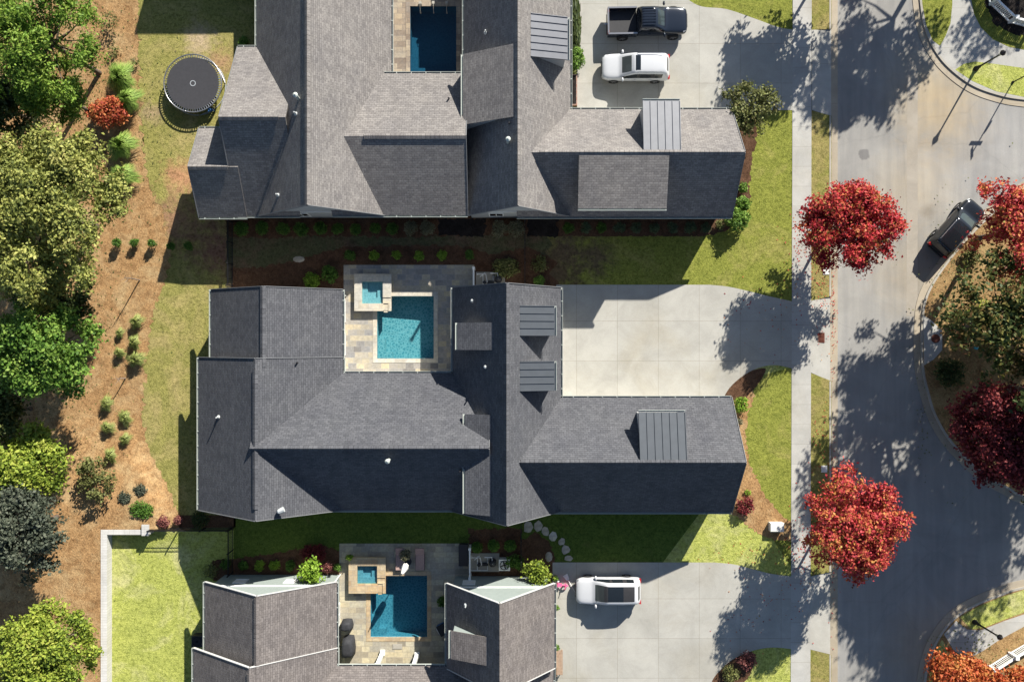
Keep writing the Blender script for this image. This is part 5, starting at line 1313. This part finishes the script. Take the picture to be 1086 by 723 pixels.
def suv(name, label, u, v, rot, L, W, Ht, m_body, sun_i, rails_m, roof_m=None, boxy=0.0):
    p = at(u, v, 1.1); r = empty(name, (p.x, p.y, 0.03 if u < 880 else -0.115), label, 'car', None, rot)
    h2 = L / 2; w = W / 2; zh = 1.02; zb = 0.98
    lo = lambda k: [(w * .88 * k, .26), (w * .97 * k, .42), (w * k, .74)]
    hood = lambda x, k, z: (x, lo(k) + [(w * .94 * k, z - .07), (w * .74 * k, z), (w * .4 * k, z + .02), (0, z + .03)])
    cab = lambda x, ws, wt, wr, zt: (x, lo(1) + [(w * ws, zb + .02), (w * wt, zt - .13), (w * wr, zt - .015), (0, zt + .01)])
    rear_w = .78 + .04 * boxy
    st = [(h2, [(w * .58, .36), (w * .68, .46), (w * .70, .6), (w * .66, .72), (w * .54, .78), (w * .3, .8), (0, .8)]),
          hood(h2 - .08, .80, .87), hood(h2 - .26, .925, .97), hood(h2 - .62, .995, zh), hood(h2 * .53, 1, zh + .06),
          (h2 * .47, lo(1) + [(w * .955, zh + .03), (w * .87, zh + .07), (w * .74, zh + .1), (0, zh + .13)]),
          cab(h2 * .11, .95, .82, .68, Ht - .04), cab(.05 * h2, .95, .815, .65, Ht - .01), cab(-.02 * h2, .95, .81, .64, Ht), cab(-.08 * h2, .95, .81, .64, Ht), cab(-.26 * h2, .95, .81, .64, Ht),
          cab(-.44 * h2, .95, .81, .64, Ht - .005), cab(-.5 * h2, .95, .80, .64, Ht - .01), cab(-.80 * h2, .93, rear_w, .64, Ht - .05),
          (-.87 * h2, lo(.99) + [(w * .92, zb + .02), (w * .77, Ht - .2), (w * .58, Ht - .1), (0, Ht - .08)]),
          (-.955 * h2, lo(.97) + [(w * .88, zb), (w * .76, zb + .1), (w * .54, zb + .13), (0, zb + .14)]),
          (-h2, [(w * .72, .32), (w * .84, .46), (w * .88, .66), (w * .84, .86), (w * .68, .93), (w * .42, .95), (0, .95)])]
    def glass(i, k, left):
        sd = '#l' if left else '#r'
        if i == 5 and k == 5: return 'windshield'
        if i in (5, 6, 7) and k == 3: return 'side_window' + sd + '0'
        if i in (9, 10) and k == 3: return 'side_window' + sd + '1'
        if i == 12 and k == 3: return 'side_window' + sd + '2'
        if i in (8, 11) and k == 3: return 'window_pillar' + sd + str(i)
        if i == 14 and k == 5: return 'rear_window'
        if i in sun_i and k == 5: return 'sunroof'
        if roof_m and i in (6, 11, 12) and k == 5: return 'roof_panel' + ('#a' if i == 6 else '#b')
        return 'body'
    cage_car(r, st, glass, m_body, glass_dark, {'windshield': glass_screen, 'roof_panel': roof_m or m_body, 'window_pillar': dark_plastic})
    wheels(r, (h2 - .93, -h2 + 1.0), w - .1)
    extras(r, L, W, m_body, zb, h2 * .40, w * .9, (h2 * .0, -h2 * .78, w * .70, Ht + .035, rails_m) if rails_m else None, chrome if m_body is paint_black else dark_plastic)
    mb = MB()
    for s_ in (-.3, .3): mb.tube([(h2 * .46, s_, zh + .13), (h2 * .37, s_ + .35, zh + .27)], 0.012, 5)
    mb.build('wiper', dark_plastic, r)
    return r
suv('parked_car', 'white wagon with a small sunroof on the top driveway below the dark pickup', 674.5, 70, math.pi, 5.05, 1.98, 1.86, paint_white, (7, 8), chrome, boxy=1)
suv('parked_car', 'white car with a long dark glass roof on the bottom driveway', 645.5, 627.5, math.pi, 4.85, 2.02, 1.78, paint_white, (7, 8, 9, 10), None, dark_plastic)
suv('parked_car', 'black car parked at the island kerb beside the orange maple', 1018.5, 240.5, math.radians(48.5), 4.65, 1.92, 1.70, paint_black, (7, 8, 9), chrome)
def pickup(label, u, v, L=5.95, W=2.05):
    p = at(u, v, 1.2); r = empty('pickup_truck', (p.x, p.y, 0.03), label, 'truck', None, 0.02)
    h2 = L / 2; w = W / 2; zh = 1.22; zb = 1.18; Ht = 1.95
    lo = lambda k: [(w * .9 * k, .42), (w * .97 * k, .56), (w * k, .9)]
    hood = lambda x, k, z: (x, lo(k) + [(w * .95 * k, z - .07), (w * .76 * k, z), (w * .42 * k, z + .03), (0, z + .035)])
    cab = lambda x, wt, zt: (x, lo(1) + [(w * .95, zb + .02), (w * wt, zt - .13), (w * .62, zt - .015), (0, zt + .01)])
    st = [(h2, [(w * .62, .5), (w * .72, .62), (w * .74, .78), (w * .72, .95), (w * .58, 1.02), (w * .34, 1.04), (0, 1.04)]),
          hood(h2 - .12, .92, 1.14), hood(h2 - .6, 1, zh), hood(h2 * .5, 1, zh + .05),
          (h2 * .43, lo(1) + [(w * .955, zh + .03), (w * .87, zh + .08), (w * .6, zh + .11), (0, zh + .12)]),
          cab(h2 * .2, .81, Ht - .02), cab(h2 * .08, .81, Ht), cab(h2 * .03, .81, Ht), cab(-h2 * .13, .81, Ht), cab(-h2 * .19, .81, Ht - .02),
          (-h2 * .245, lo(1) + [(w * .94, zb + .02), (w * .83, zb + .25), (w * .62, zb + .3), (0, zb + .31)]),
          (-h2 * .26, [(w * .88, .42), (w * .95, .56), (w * .98, .9), (w * .93, zb - .02), (w * .8, zb), (w * .5, zb), (0, zb)])]
    def glass(i, k, left):
        sd = '#l' if left else '#r'
        if i == 4 and k == 5: return 'windshield'
        if i == 4 and k == 3: return 'side_window' + sd + '0'
        if i in (5, 6) and k == 3: return 'side_window' + sd + '1'
        if i == 8 and k == 3: return 'side_window' + sd + '2'
        if i == 9 and k == 5: return 'rear_window'
        return 'body'
    cage_car(r, st, glass, paint_navy, glass_dark, {'windshield': glass_screen})
    x0, x1 = -h2, -h2 * .265
    mb = MB(); mb.box(x0 + .1, x1, -w * .9, w * .9, .5, .72); mb.build('bed_floor', dark_plastic, r)
    for s_ in (-1, 1):
        mb = MB(); a, b = sorted((s_ * w * .9, s_ * w * .995)); mb.box(x0 + .02, x1, a, b, .5, 1.22); mb.build('bed_side', paint_navy, r)
        mb = MB(); a, b = sorted((s_ * w * .885, s_ * w * 1.0)); mb.box(x0 + .02, x1, a, b, 1.22, 1.25); mb.build('bed_rail', alloy, r)
    mb = MB(); mb.box(x0, x0 + .09, -w * .9, w * .9, .55, 1.22); mb.box(x0 - .004, x0 + .1, -w * .9, w * .9, 1.22, 1.25); mb.build('tailgate', alloy, r)
    mb = MB()
    for i in range(7): mb.box(-h2 * .17, h2 * .17, -.62 + i * .2, -.56 + i * .2, Ht - .0, Ht + .022)
    mb.build('roof_rib', paint_navy, r)
    wheels(r, (h2 - 1.0, -h2 + 1.15), w - .03, .42, .3)
    extras(r, L, W, paint_navy, zb + .02, h2 * .40, w * 1.0, None)
    mb = MB(); mb.box(-h2 - .22, -h2, -.05, .05, .45, .52); mb.lathe([(0.001, .52), (.04, .53), (.04, .6), (.001, .63)], 8, (-h2 - .18, 0, 0)); mb.build('tow_hitch', chrome, r)
    return r
pickup('dark navy pickup truck with an open bed on the top driveway', 687, 21.5)

# ------------------------------------------------------------------ garden furniture and small things
# trampoline
p = at(204.5, 88.5, 0.9); r = empty('trampoline', (p.x, p.y, 0.0), 'round black trampoline with a grey ring on the worn lawn', 'trampoline')
R_ = 2.16
mb = MB(); mb.lathe([(0.001, 0.88), (R_ * .45, 0.885), (R_ * .9, 0.9)], 40); mb.lathe([(0.001, .872), (R_ * .45, .877), (R_ * .9, .892)], 40); mb.build('jumping_mat', mat_black, r, True)
mb = MB(); mb.lathe([(0.16, 0.895), (0.22, 0.895), (0.22, 0.9), (0.16, 0.9)], 24, close=True); mb.build('centre_mark', pad_grey, r)
mb = MB()
for i in range(72):
    a = 6.2832 * i / 72; c_, s_ = math.cos(a), math.sin(a); mb.tube([(R_ * .9 * c_, R_ * .9 * s_, .9), (R_ * c_, R_ * s_, .91)], 0.03, 5)
mb.build('spring_ring', chrome, r)
mb = MB(); pts = [(R_ * math.cos(6.2832 * i / 48), R_ * math.sin(6.2832 * i / 48), 0.91) for i in range(49)]; mb.tube(pts, 0.045, 8, False); mb.build('frame_ring', alloy, r, True)
for i in range(4):
    a = 0.4 + i * math.pi / 2; q = [(R_ * math.cos(a + d_), R_ * math.sin(a + d_), z_) for d_, z_ in ((-.3, .9), (-.3, .04), (.3, .04), (.3, .9))]
    mb = MB(); mb.tube(q, 0.035, 7); mb.build('leg', alloy, r)
mb = MB(); pts = [((R_ + .0) * math.cos(6.2832 * i / 40), (R_ + .0) * math.sin(6.2832 * i / 40), 0.04) for i in range(41)]; mb.tube(pts, 0.03, 6, False); mb.build('ground_ring', pad_grey, r)
mb = MB(); mb.box(1.0, 1.35, -2.0, -1.75, .5, .55); mb.box(1.0, 1.05, -1.9, -1.85, 0, .5); mb.box(1.3, 1.35, -1.9, -1.85, 0, .5); mb.build('step_ladder', blue_plastic, r)
# utility box, drains, meter lids
p = at(824, 558.8, 0.5); r = empty('utility_box', (p.x, p.y, 0.01), 'pale metal utility box on the straw bed beside the pavement', 'utility box')
mb = MB(); mb.box(-.5, .5, -.32, .32, 0, .5); mb.build('cabinet', beige_box, r)
mb = MB(); mb.add([(-.53, -.35, .5), (.53, -.35, .5), (.53, .35, .5), (-.53, .35, .5), (-.5, -.3, .6), (.5, -.3, .6), (.5, .3, .6), (-.5, .3, .6)], [(4, 5, 6, 7), (0, 1, 5, 4), (1, 2, 6, 5), (2, 3, 7, 6), (3, 0, 4, 7), (0, 3, 2, 1)]); mb.build('lid', beige_box, r)
mb = MB(); mb.box(-.04, .04, -.345, -.32, .25, .4); mb.build('latch', dark_plastic, r)
p = at(870.5, 358); r = empty('drain_cover', (p.x, p.y, -.022), 'rusty square drain cover in the middle driveway apron', 'drain cover')
mb = MB(); mb.box(-.3, .3, -.38, .38, -.05, .0); mb.build('rim', rust, r)
mb = MB()
for i in range(7): mb.box(-.25, .25, -.33 + i * .1, -.28 + i * .1, .0, .025)
mb.build('grate', rust, r)
for u, v, lb in ((876, 287.5, 'small pale square meter lid under the crimson maple at the kerb'), (874, 497, 'small pale square meter lid in the verge above the orange red maple')):
    p = at(u, v); mb = MB(); mb.box(-.22, .22, -.26, .26, 0, .04); mb.box(-.14, .14, -.18, .18, .04, .05); o = mb.build('meter_lid', beige_box); o.location = (p.x, p.y, 0.01); tag(o, lb, 'meter lid', 'water meter lids in the verge')
p = at(988, 360); r = empty('storm_inlet', (p.x, p.y, 0), 'pale concrete storm inlet slab with a rusty round lid on the island kerb', 'storm drain')
mb = MB(); mb.prism([(at(u, v) - p)[:2] for u, v in ((979, 334), (988, 340), (999, 351), (999, 371), (990, 381), (980, 387))][::-1], -.12, 0.05); mb.build('slab', gutter_conc if False else walk_conc, r)
mb = MB(); c_ = at(992, 359) - p; mb.lathe([(0.001, .075), (.3, .075), (.34, .05)], 20, (c_.x, c_.y, 0)); mb.build('manhole_cover', rust, r)
mb = MB(); c_ = at(1034, 369); mb.lathe([(.1, 0), (.1, .3), (.13, .32), (.001, .42)], 10); o = mb.build('utility_marker', plain('teal_plastic', (.05, .35, .4), .5)); o.location = c_; tag(o, 'small teal utility marker on the shaded island', 'marker')
# benches at the house walls
def bench(name, label, u, v, L, m):
    p = at(u, v, .45); r = empty(name, (p.x, p.y, 0.03), label, 'bench')
    mb = MB()
    for i in range(4): mb.box(-.22 + i * .115, -.12 + i * .115, -L / 2, L / 2, .43, .47)
    mb.build('seat', m, r)
    for s_ in (-1, 1):
        for q in (-1, 1):
            mb = MB(); mb.box(q * .19 - .03, q * .19 + .03, s_ * (L / 2 - .12) - .03, s_ * (L / 2 - .12) + .03, 0, .43); mb.build('leg', m, r)
    mb = MB()
    for i in range(2): mb.box(-.27, -.24, -L / 2, L / 2, .58 + i * .14, .68 + i * .14)
    mb.box(-.27, -.235, -L / 2 + .1, -L / 2 + .16, .4, .82); mb.box(-.27, -.235, L / 2 - .16, L / 2 - .1, .4, .82)
    mb.build('backrest', m, r)
bench('wooden_bench', 'weathered wooden bench against the wall beside the bottom driveway', 593.5, 702, 1.85, wood)
p = at(608.5, 96, .2); r = empty('planter', (p.x, p.y, 0), 'red brick planter along the wall beside the white car', 'planter')
mb = MB(); mb.box(-.25, .25, -1.15, 1.15, 0, .42); mb.build('brick_body', brick_red, r)
mb = MB(); mb.box(-.17, .17, -1.07, 1.07, .42, .44); mb.build('soil', dark_mulch, r)
# loungers
for u, lb in ((424.5, 'brown sun lounger between the tan spa and the closed umbrella'), (445.5, 'brown sun lounger right of the closed umbrella on the patio')):
    p = at(u, 592, .3); r = empty('sun_lounger', (p.x, p.y, 0.03), lb, 'lounger', 'sun loungers by the teal pool')
    mb = MB(); mb.box(-.33, .33, -.85, .3, .26, .36); mb.build('seat_cushion', cushion, r)
    mb = MB(); mb.obox((0, .3, .33), (0, .85, .62), .66, .09); mb.build('backrest', cushion, r)
    mb = MB(); mb.box(-.36, .36, -.88, .32, .2, .255); mb.build('frame', dark_bronze, r)
    for q in (-.3, .3):
        for t in (-.8, .2):
            mb = MB(); mb.box(q - .03, q + .03, t - .03, t + .03, 0, .2); mb.build('leg', dark_bronze, r)
# umbrella
p = at(432.5, 595); r = empty('patio_umbrella', (p.x, p.y, 0.03), 'closed white patio umbrella standing at the head of the teal pool', 'umbrella')
mb = MB(); mb.lathe([(0.03, 0.0), (0.03, 3.7), (.05, 3.72), (.001, 3.8)], 10); mb.build('pole', alloy, r)
mb = MB(); n = 16; vs = []
for z, rr in ((1.3, .2), (1.7, .24), (2.4, .19), (3.1, .13), (3.6, .05)):
    for k in range(n): a = 6.2832 * k / n; q = rr * (1 + (.18 if k % 2 else -.12)); vs.append((q * math.cos(a), q * math.sin(a), z))
mb.add(vs, [(i * n + k, i * n + (k + 1) % n, (i + 1) * n + (k + 1) % n, (i + 1) * n + k) for i in range(4) for k in range(n)]); mb.build('canopy', cloth_sky_white, r, True)
mb = MB(); mb.lathe([(0.001, 0), (.3, 0), (.3, .06), (.05, .1)], 16); mb.build('base', dark_bronze, r)
# planters on the patio
p = at(431, 586); r = empty('flower_pot', (p.x, p.y, 0.03), 'round pot with a pale leafy plant beside the closed umbrella', 'flower pot')
mb = MB(); mb.lathe([(.001, 0), (.2, 0), (.28, .45), (.23, .45), (.22, .38), (.001, .38)], 14); mb.build('pot', stone_mat, r, True)
leaf_cloud('plant', [(0, 0, .65, .45, .45, .35)], 420, .16, L_variegated, r, 130, .5)
p = at(372, 588.5); r = empty('flower_pot', (p.x, p.y, 0.03), 'small green potted plant at the corner of the tan spa', 'flower pot')
mb = MB(); mb.lathe([(.001, 0), (.13, 0), (.18, .35), (.15, .35), (.001, .3)], 12); mb.build('pot', stone_mat, r, True)
leaf_cloud('plant', [(0, 0, .6, .3, .3, .35)], 220, .14, L_lime, r, 131, .5)
# covered grills
def covered_grill(label, u, v, sx, sy, hgt, tilt=0.0):
    p = at(u, v, hgt * .6); r = empty('grill', (p.x, p.y, 0.03), label, 'grill')
    prof = [(-1, -1), (-.35, -1.12), (.4, -1.05), (1, -.9), (1.12, -.2), (1.05, .5), (.8, 1.05), (-.1, 1.1), (-.85, .95), (-1.1, .3), (-1.05, -.4)]
    vs = []; n = len(prof)
    for z, k in ((0.12, 1.0), (hgt * .5, .98), (hgt * .8, .9), (hgt * .97, .72), (hgt, .4)):
        for i, (a, b) in enumerate(prof): vs.append((a * sx * k + .02 * math.sin(i * 2.3), b * sy * k, z))
    mb = MB(); mb.add(vs, [(j * n + i, j * n + (i + 1) % n, (j + 1) * n + (i + 1) % n, (j + 1) * n + i) for j in range(4) for i in range(n)] + [tuple(4 * n + i for i in range(n))])
    mb.build('cover', cover_black, r, True)
    for q in (-1, 1):
        mb = MB(); mb.tube([(q * sx * .7 - .04, -sy * .7, .07), (q * sx * .7 + .04, -sy * .7, .07)], .07, 10); mb.build('caster', rubber, r)
    return r
covered_grill('round kettle grill under a black cover by the patio wall', 367.5, 663, .40, .36, 1.1)
covered_grill('wide grill under a black cover beside the patio wall, below the kettle grill', 369, 686, .45, .72, 1.15)
p = at(421.5, 685); mb = MB(); mb.box(-.36, .36, -.2, .2, 0, .03); mb.box(-.3, .3, -.14, .14, .03, .04); o = mb.build('skimmer_lid', kerb_conc); o.location = (p.x, p.y, .03); tag(o, 'pale rectangular lid set in the sunny flagstones below the teal pool', 'lid')
p = at(469, 667, .3); r = empty('cooler', (p.x, p.y, .03), 'blue cooler in the shade at the wall right of the teal pool', 'cooler', None, .5)
mb = MB(); mb.box(-.28, .28, -.4, .4, 0, .4); mb.build('tub', blue_plastic, r)
mb = MB(); mb.box(-.3, .3, -.42, .42, .405, .46); mb.build('lid', dark_plastic, r)
mb = MB(); mb.tube([(-.3, -.25, .3), (-.36, -.25, .34), (-.36, .25, .34), (-.3, .25, .3)], .018, 6); mb.build('handle', pvc, r)
p = at(491.5, 588, .5); r = empty('storage_box', (p.x, p.y, .03), 'black storage box beside the white screen on the lower patio', 'storage box')
mb = MB(); mb.box(-.32, .32, -.78, .78, 0, .6); mb.build('bin', dark_plastic, r)
mb = MB(); mb.box(-.35, .35, -.81, .81, .605, .66); mb.build('lid', dark_bronze, r)
# pump yards
def screen(label, u, v0, v1, hgt=1.2):
    a = at(u, v1, hgt / 2); b = at(u, v0, hgt / 2); c = (a + b) / 2; L = b.y - a.y; r = empty('screen_wall', (c.x, c.y, 0.02), label, 'screen', 'white pump screens')
    mb = MB(); mb.box(-.05, .05, -L / 2, L / 2, .05, hgt); mb.build('panel', white_trim, r)
    for s_ in (-1, 1):
        mb = MB(); mb.box(-.09, .09, s_ * L / 2 - .09, s_ * L / 2 + .09, 0, hgt + .1); mb.build('post', white_trim, r)
screen('white screen panel at the right end of the aqua pool deck', 502.5, 285, 306)
screen('white screen panel at the right end of the lower patio', 498.5, 580, 611)
def pump_set(label, u, v, sx, sc=1.0):
    p = at(u, v, .3); r = empty('pool_pump', (p.x, p.y, .01), label, 'pool pump', 'pool pump sets')
    mb = MB(); mb.box(-sx, sx, -.7, .7, 0, .06); mb.build('pad', kerb_conc, r)
    mb = MB(); mb.lathe([(.001, .06), (.26, .06), (.28, .5), (.26, .85), (.15, 1.0), (.001, 1.02)], 16, (sx * .55, .1, 0)); mb.build('filter_tank', dark_plastic, r, True)
    mb = MB(); mb.tube([(-sx * .2, -.1, .22), (-sx * .2 + .5, -.1, .22)], .12, 12); mb.tube([(-sx * .2 - .22, -.1, .1), (-sx * .2 - .22, -.1, .42)], .13, 12); mb.build('pump_motor', dark_plastic, r)
    mb = MB()
    mb.tube([(-sx * .9, .5, .06), (-sx * .9, .5, .6), (-sx * .3, .5, .6), (-sx * .2, -.1, .42)], .035, 7)
    mb.tube([(-sx * .7, .3, .5), (-sx * .35, .62, .5)], .035, 7); mb.tube([(-sx * .5, -.55, .3), (-sx * .5, .55, .3)], .035, 7)
    mb.tube([(-sx * .95, -.55, .25), (sx * .2, -.55, .25), (sx * .2, .4, .25)], .035, 7); mb.tube([(0, .55, .7), (sx * .5, .55, .7), (sx * .55, .1, 1.0)], .035, 7)
    mb.build('pipework', pvc, r)
    return r
pump_set('pool pump with white pipes behind the white screen of the aqua pool deck', 520, 298, 1.1)
pump_set('pool pump with white pipes beside the hedge of the bottom house', 514, 597, 1.1)
def ac_unit(label, u, v, rim):
    p = at(u, v, .8); r = empty('air_conditioner', (p.x, p.y, .01), label, 'air conditioner', 'outdoor air conditioners')
    mb = MB(); mb.box(-.42, .42, -.42, .42, .05, .8); mb.build('casing', beige_box if rim else dark_plastic, r)
    mb = MB(); mb.lathe([(.34, .805), (.36, .83), (.3, .83)], 18); 
    for i in range(6): mb.obox((-.33, -.3 + i * .12, .82), (.33, -.3 + i * .12, .82), .015, .015)
    mb.build('fan_grille', black_metal, r)
    mb = MB()
    for i in range(4): a = i * math.pi / 2 + .3; mb.obox((0, 0, .803), (.28 * math.cos(a), .28 * math.sin(a), .803), .12, .006)
    mb.build('fan_blade', dark_plastic, r)
ac_unit('square air conditioner beside the pipework of the bottom house pump', 535, 599, True)
ac_unit('dark air conditioner in the wall corner at the walled lawn', 209, 680, False)
# stepping stones
g10 = 'stepping stones across the shaded side lawn'
st_ = [(560, 559, .5, .62, 'square stepping stone at the fence, first of the line'), (571, 557.5, .42, .6, 'pale pointed stepping stone, second of the line'), (578.5, 563, .42, .55, 'brownish stepping stone, third of the line'), (586, 568, .42, .55, 'palest grey stepping stone in the middle of the line'),
       (595.5, 574, .36, .42, 'small broken stepping stone, fifth of the line'), (600, 582.5, .48, .5, 'tan stepping stone near the driveway end, sixth of the line'), (603, 591.5, .45, .3, 'last flat stepping stone touching the driveway')]
for i, (u, v, a, b, lb) in enumerate(st_):
    g = random.Random(i + 5); n = 7; pts = []
    for k in range(n):
        t = 6.2832 * k / n + g.uniform(-.25, .25); q = g.uniform(.8, 1.1); pts.append((a * .78 * q * math.cos(t), b * .74 * q * math.sin(t)))
    mb = MB(); mb.prism(pts, 0, .07); o = mb.build('stepping_stone', stone_mat if i != 3 else coping_pale); p = at(u, v); o.location = (p.x, p.y, .005); tag(o, lb, 'stepping stone', g10)
mb = MB(); mb.lathe([(.001, .35), (.2, .3), (.33, .15), (.36, 0)], 9); o = mb.build('boulder', stone_mat); p = at(582, 590); o.location = (p.x, p.y, 0); o.scale = (.8, 1.1, .8); tag(o, 'rounded boulder in the red mulch bed right of the yellow leaved tree', 'boulder')
mb = MB(); mb.lathe([(.001, .12), (.25, .1), (.4, .04), (.42, 0)], 9); o = mb.build('boulder', stone_mat); p = at(317, 275); o.location = (p.x, p.y, 0); o.scale = (1.1, .6, 1); tag(o, 'flat pale stone lying in the worn side yard left of the boxwoods', 'boulder')
# pink tricycle
p = at(595, 620, .3); r = empty('tricycle', (p.x, p.y, .03), 'pink child tricycle on the bottom driveway in front of the white car', 'tricycle', None, -.15)
mb = MB(); mb.tube([(-.3, 0, .2), (0, 0, .24), (.28, 0, .36), (.33, 0, .5)], .035, 8); mb.tube([(-.3, -.2, .14), (-.3, .2, .14)], .03, 8); mb.build('frame', pink_plastic, r)
mb = MB(); mb.box(-.24, .06, -.13, .13, .28, .34); mb.box(-.27, -.2, -.13, .13, .34, .5); mb.build('seat', pink_plastic, r)
mb = MB(); mb.tube([(.3, -.24, .54), (.33, 0, .52), (.3, .24, .54)], .03, 8); mb.build('handlebar', pink_plastic, r)
for x, y, R2 in ((-.3, -.22, .14), (-.3, .22, .14), (.35, 0, .2)):
    mb = MB(); mb.lathe([(R2 * .5, -.04), (R2, -.04), (R2, .04), (R2 * .5, .04)], 14, close=True); o = mb.build('wheel', pink_plastic if R2 > .15 else cloth_sky_white, r); o.rotation_euler = (math.pi / 2, 0, 0); o.location = (x, y, R2)
# white shovel
p = at(601, 612); r = empty('shovel', (p.x, p.y, .05), 'white long handled shovel lying on the driveway between the tricycle and the white car', 'shovel', None, math.atan2(-18, 10.5))
mb = MB(); mb.add([(-.25, -.2, .0), (-.25, .2, 0), (.18, .12, .04), (.18, -.12, .04), (-.25, -.2, .03), (-.25, .2, .03), (.18, .12, .08), (.18, -.12, .08)], [(0, 1, 2, 3), (7, 6, 5, 4), (0, 4, 5, 1), (1, 5, 6, 2), (2, 6, 7, 3), (3, 7, 4, 0)]); mb.build('blade', pvc, r)
mb = MB(); mb.tube([(.15, 0, .06), (1.35, 0, .1)], .03, 8); mb.tube([(1.35, -.09, .1), (1.35, .09, .1)], .025, 8); mb.build('handle', pvc, r)

# fallen leaves under the maples and along the kerbs
def fallen_leaves(areas, m, size, seed, label):
    g = np.random.default_rng(seed); mb = MB()
    for (u, v, ru, rv, n, z) in areas:
        for _ in range(n):
            p = at(u + g.normal() * ru, v + g.normal() * rv); a = g.uniform(0, 6.28); q = size * g.uniform(.6, 1.3); c_, s_ = math.cos(a), math.sin(a)
            zz = z + g.uniform(0.01, 0.03)
            mb.add([(p.x - c_ * q, p.y - s_ * q, zz), (p.x + s_ * q * .6, p.y - c_ * q * .6, zz + .015), (p.x + c_ * q, p.y + s_ * q, zz), (p.x - s_ * q * .6, p.y + c_ * q * .6, zz + .01)], [(0, 1, 2, 3)])
    o = mb.build('fallen_leaves', m); o['kind'] = 'stuff'; o['label'] = label
    return o
fallen_leaves([(850, 262, 9, 22, 130, .03), (872, 300, 6, 30, 120, .02), (884, 330, 2, 60, 90, -.1), (850, 585, 9, 24, 130, .03), (872, 470, 6, 25, 60, .02), (884, 560, 2, 70, 90, -.1), (815, 330, 22, 22, 60, .03), (812, 640, 25, 25, 70, .03), (800, 590, 25, 8, 40, .01)], L_maple_orange, 0.06, 200, 'scattered red maple leaves on the pavement, verges and drives')
fallen_leaves([(1015, 300, 14, 40, 260, .01), (1040, 380, 30, 60, 500, .01), (978, 420, 4, 40, 60, -.11), (1030, 690, 20, 14, 160, .01)], L_twig, 0.07, 201, 'dry leaves littering the island and the corner gutters')
fallen_leaves([(90, 330, 28, 120, 500, .02), (110, 90, 25, 60, 260, .02), (170, 120, 18, 60, 120, .02), (85, 500, 25, 40, 160, .45)], L_twig, 0.07, 202, 'dry leaf debris scattered over the pine straw')
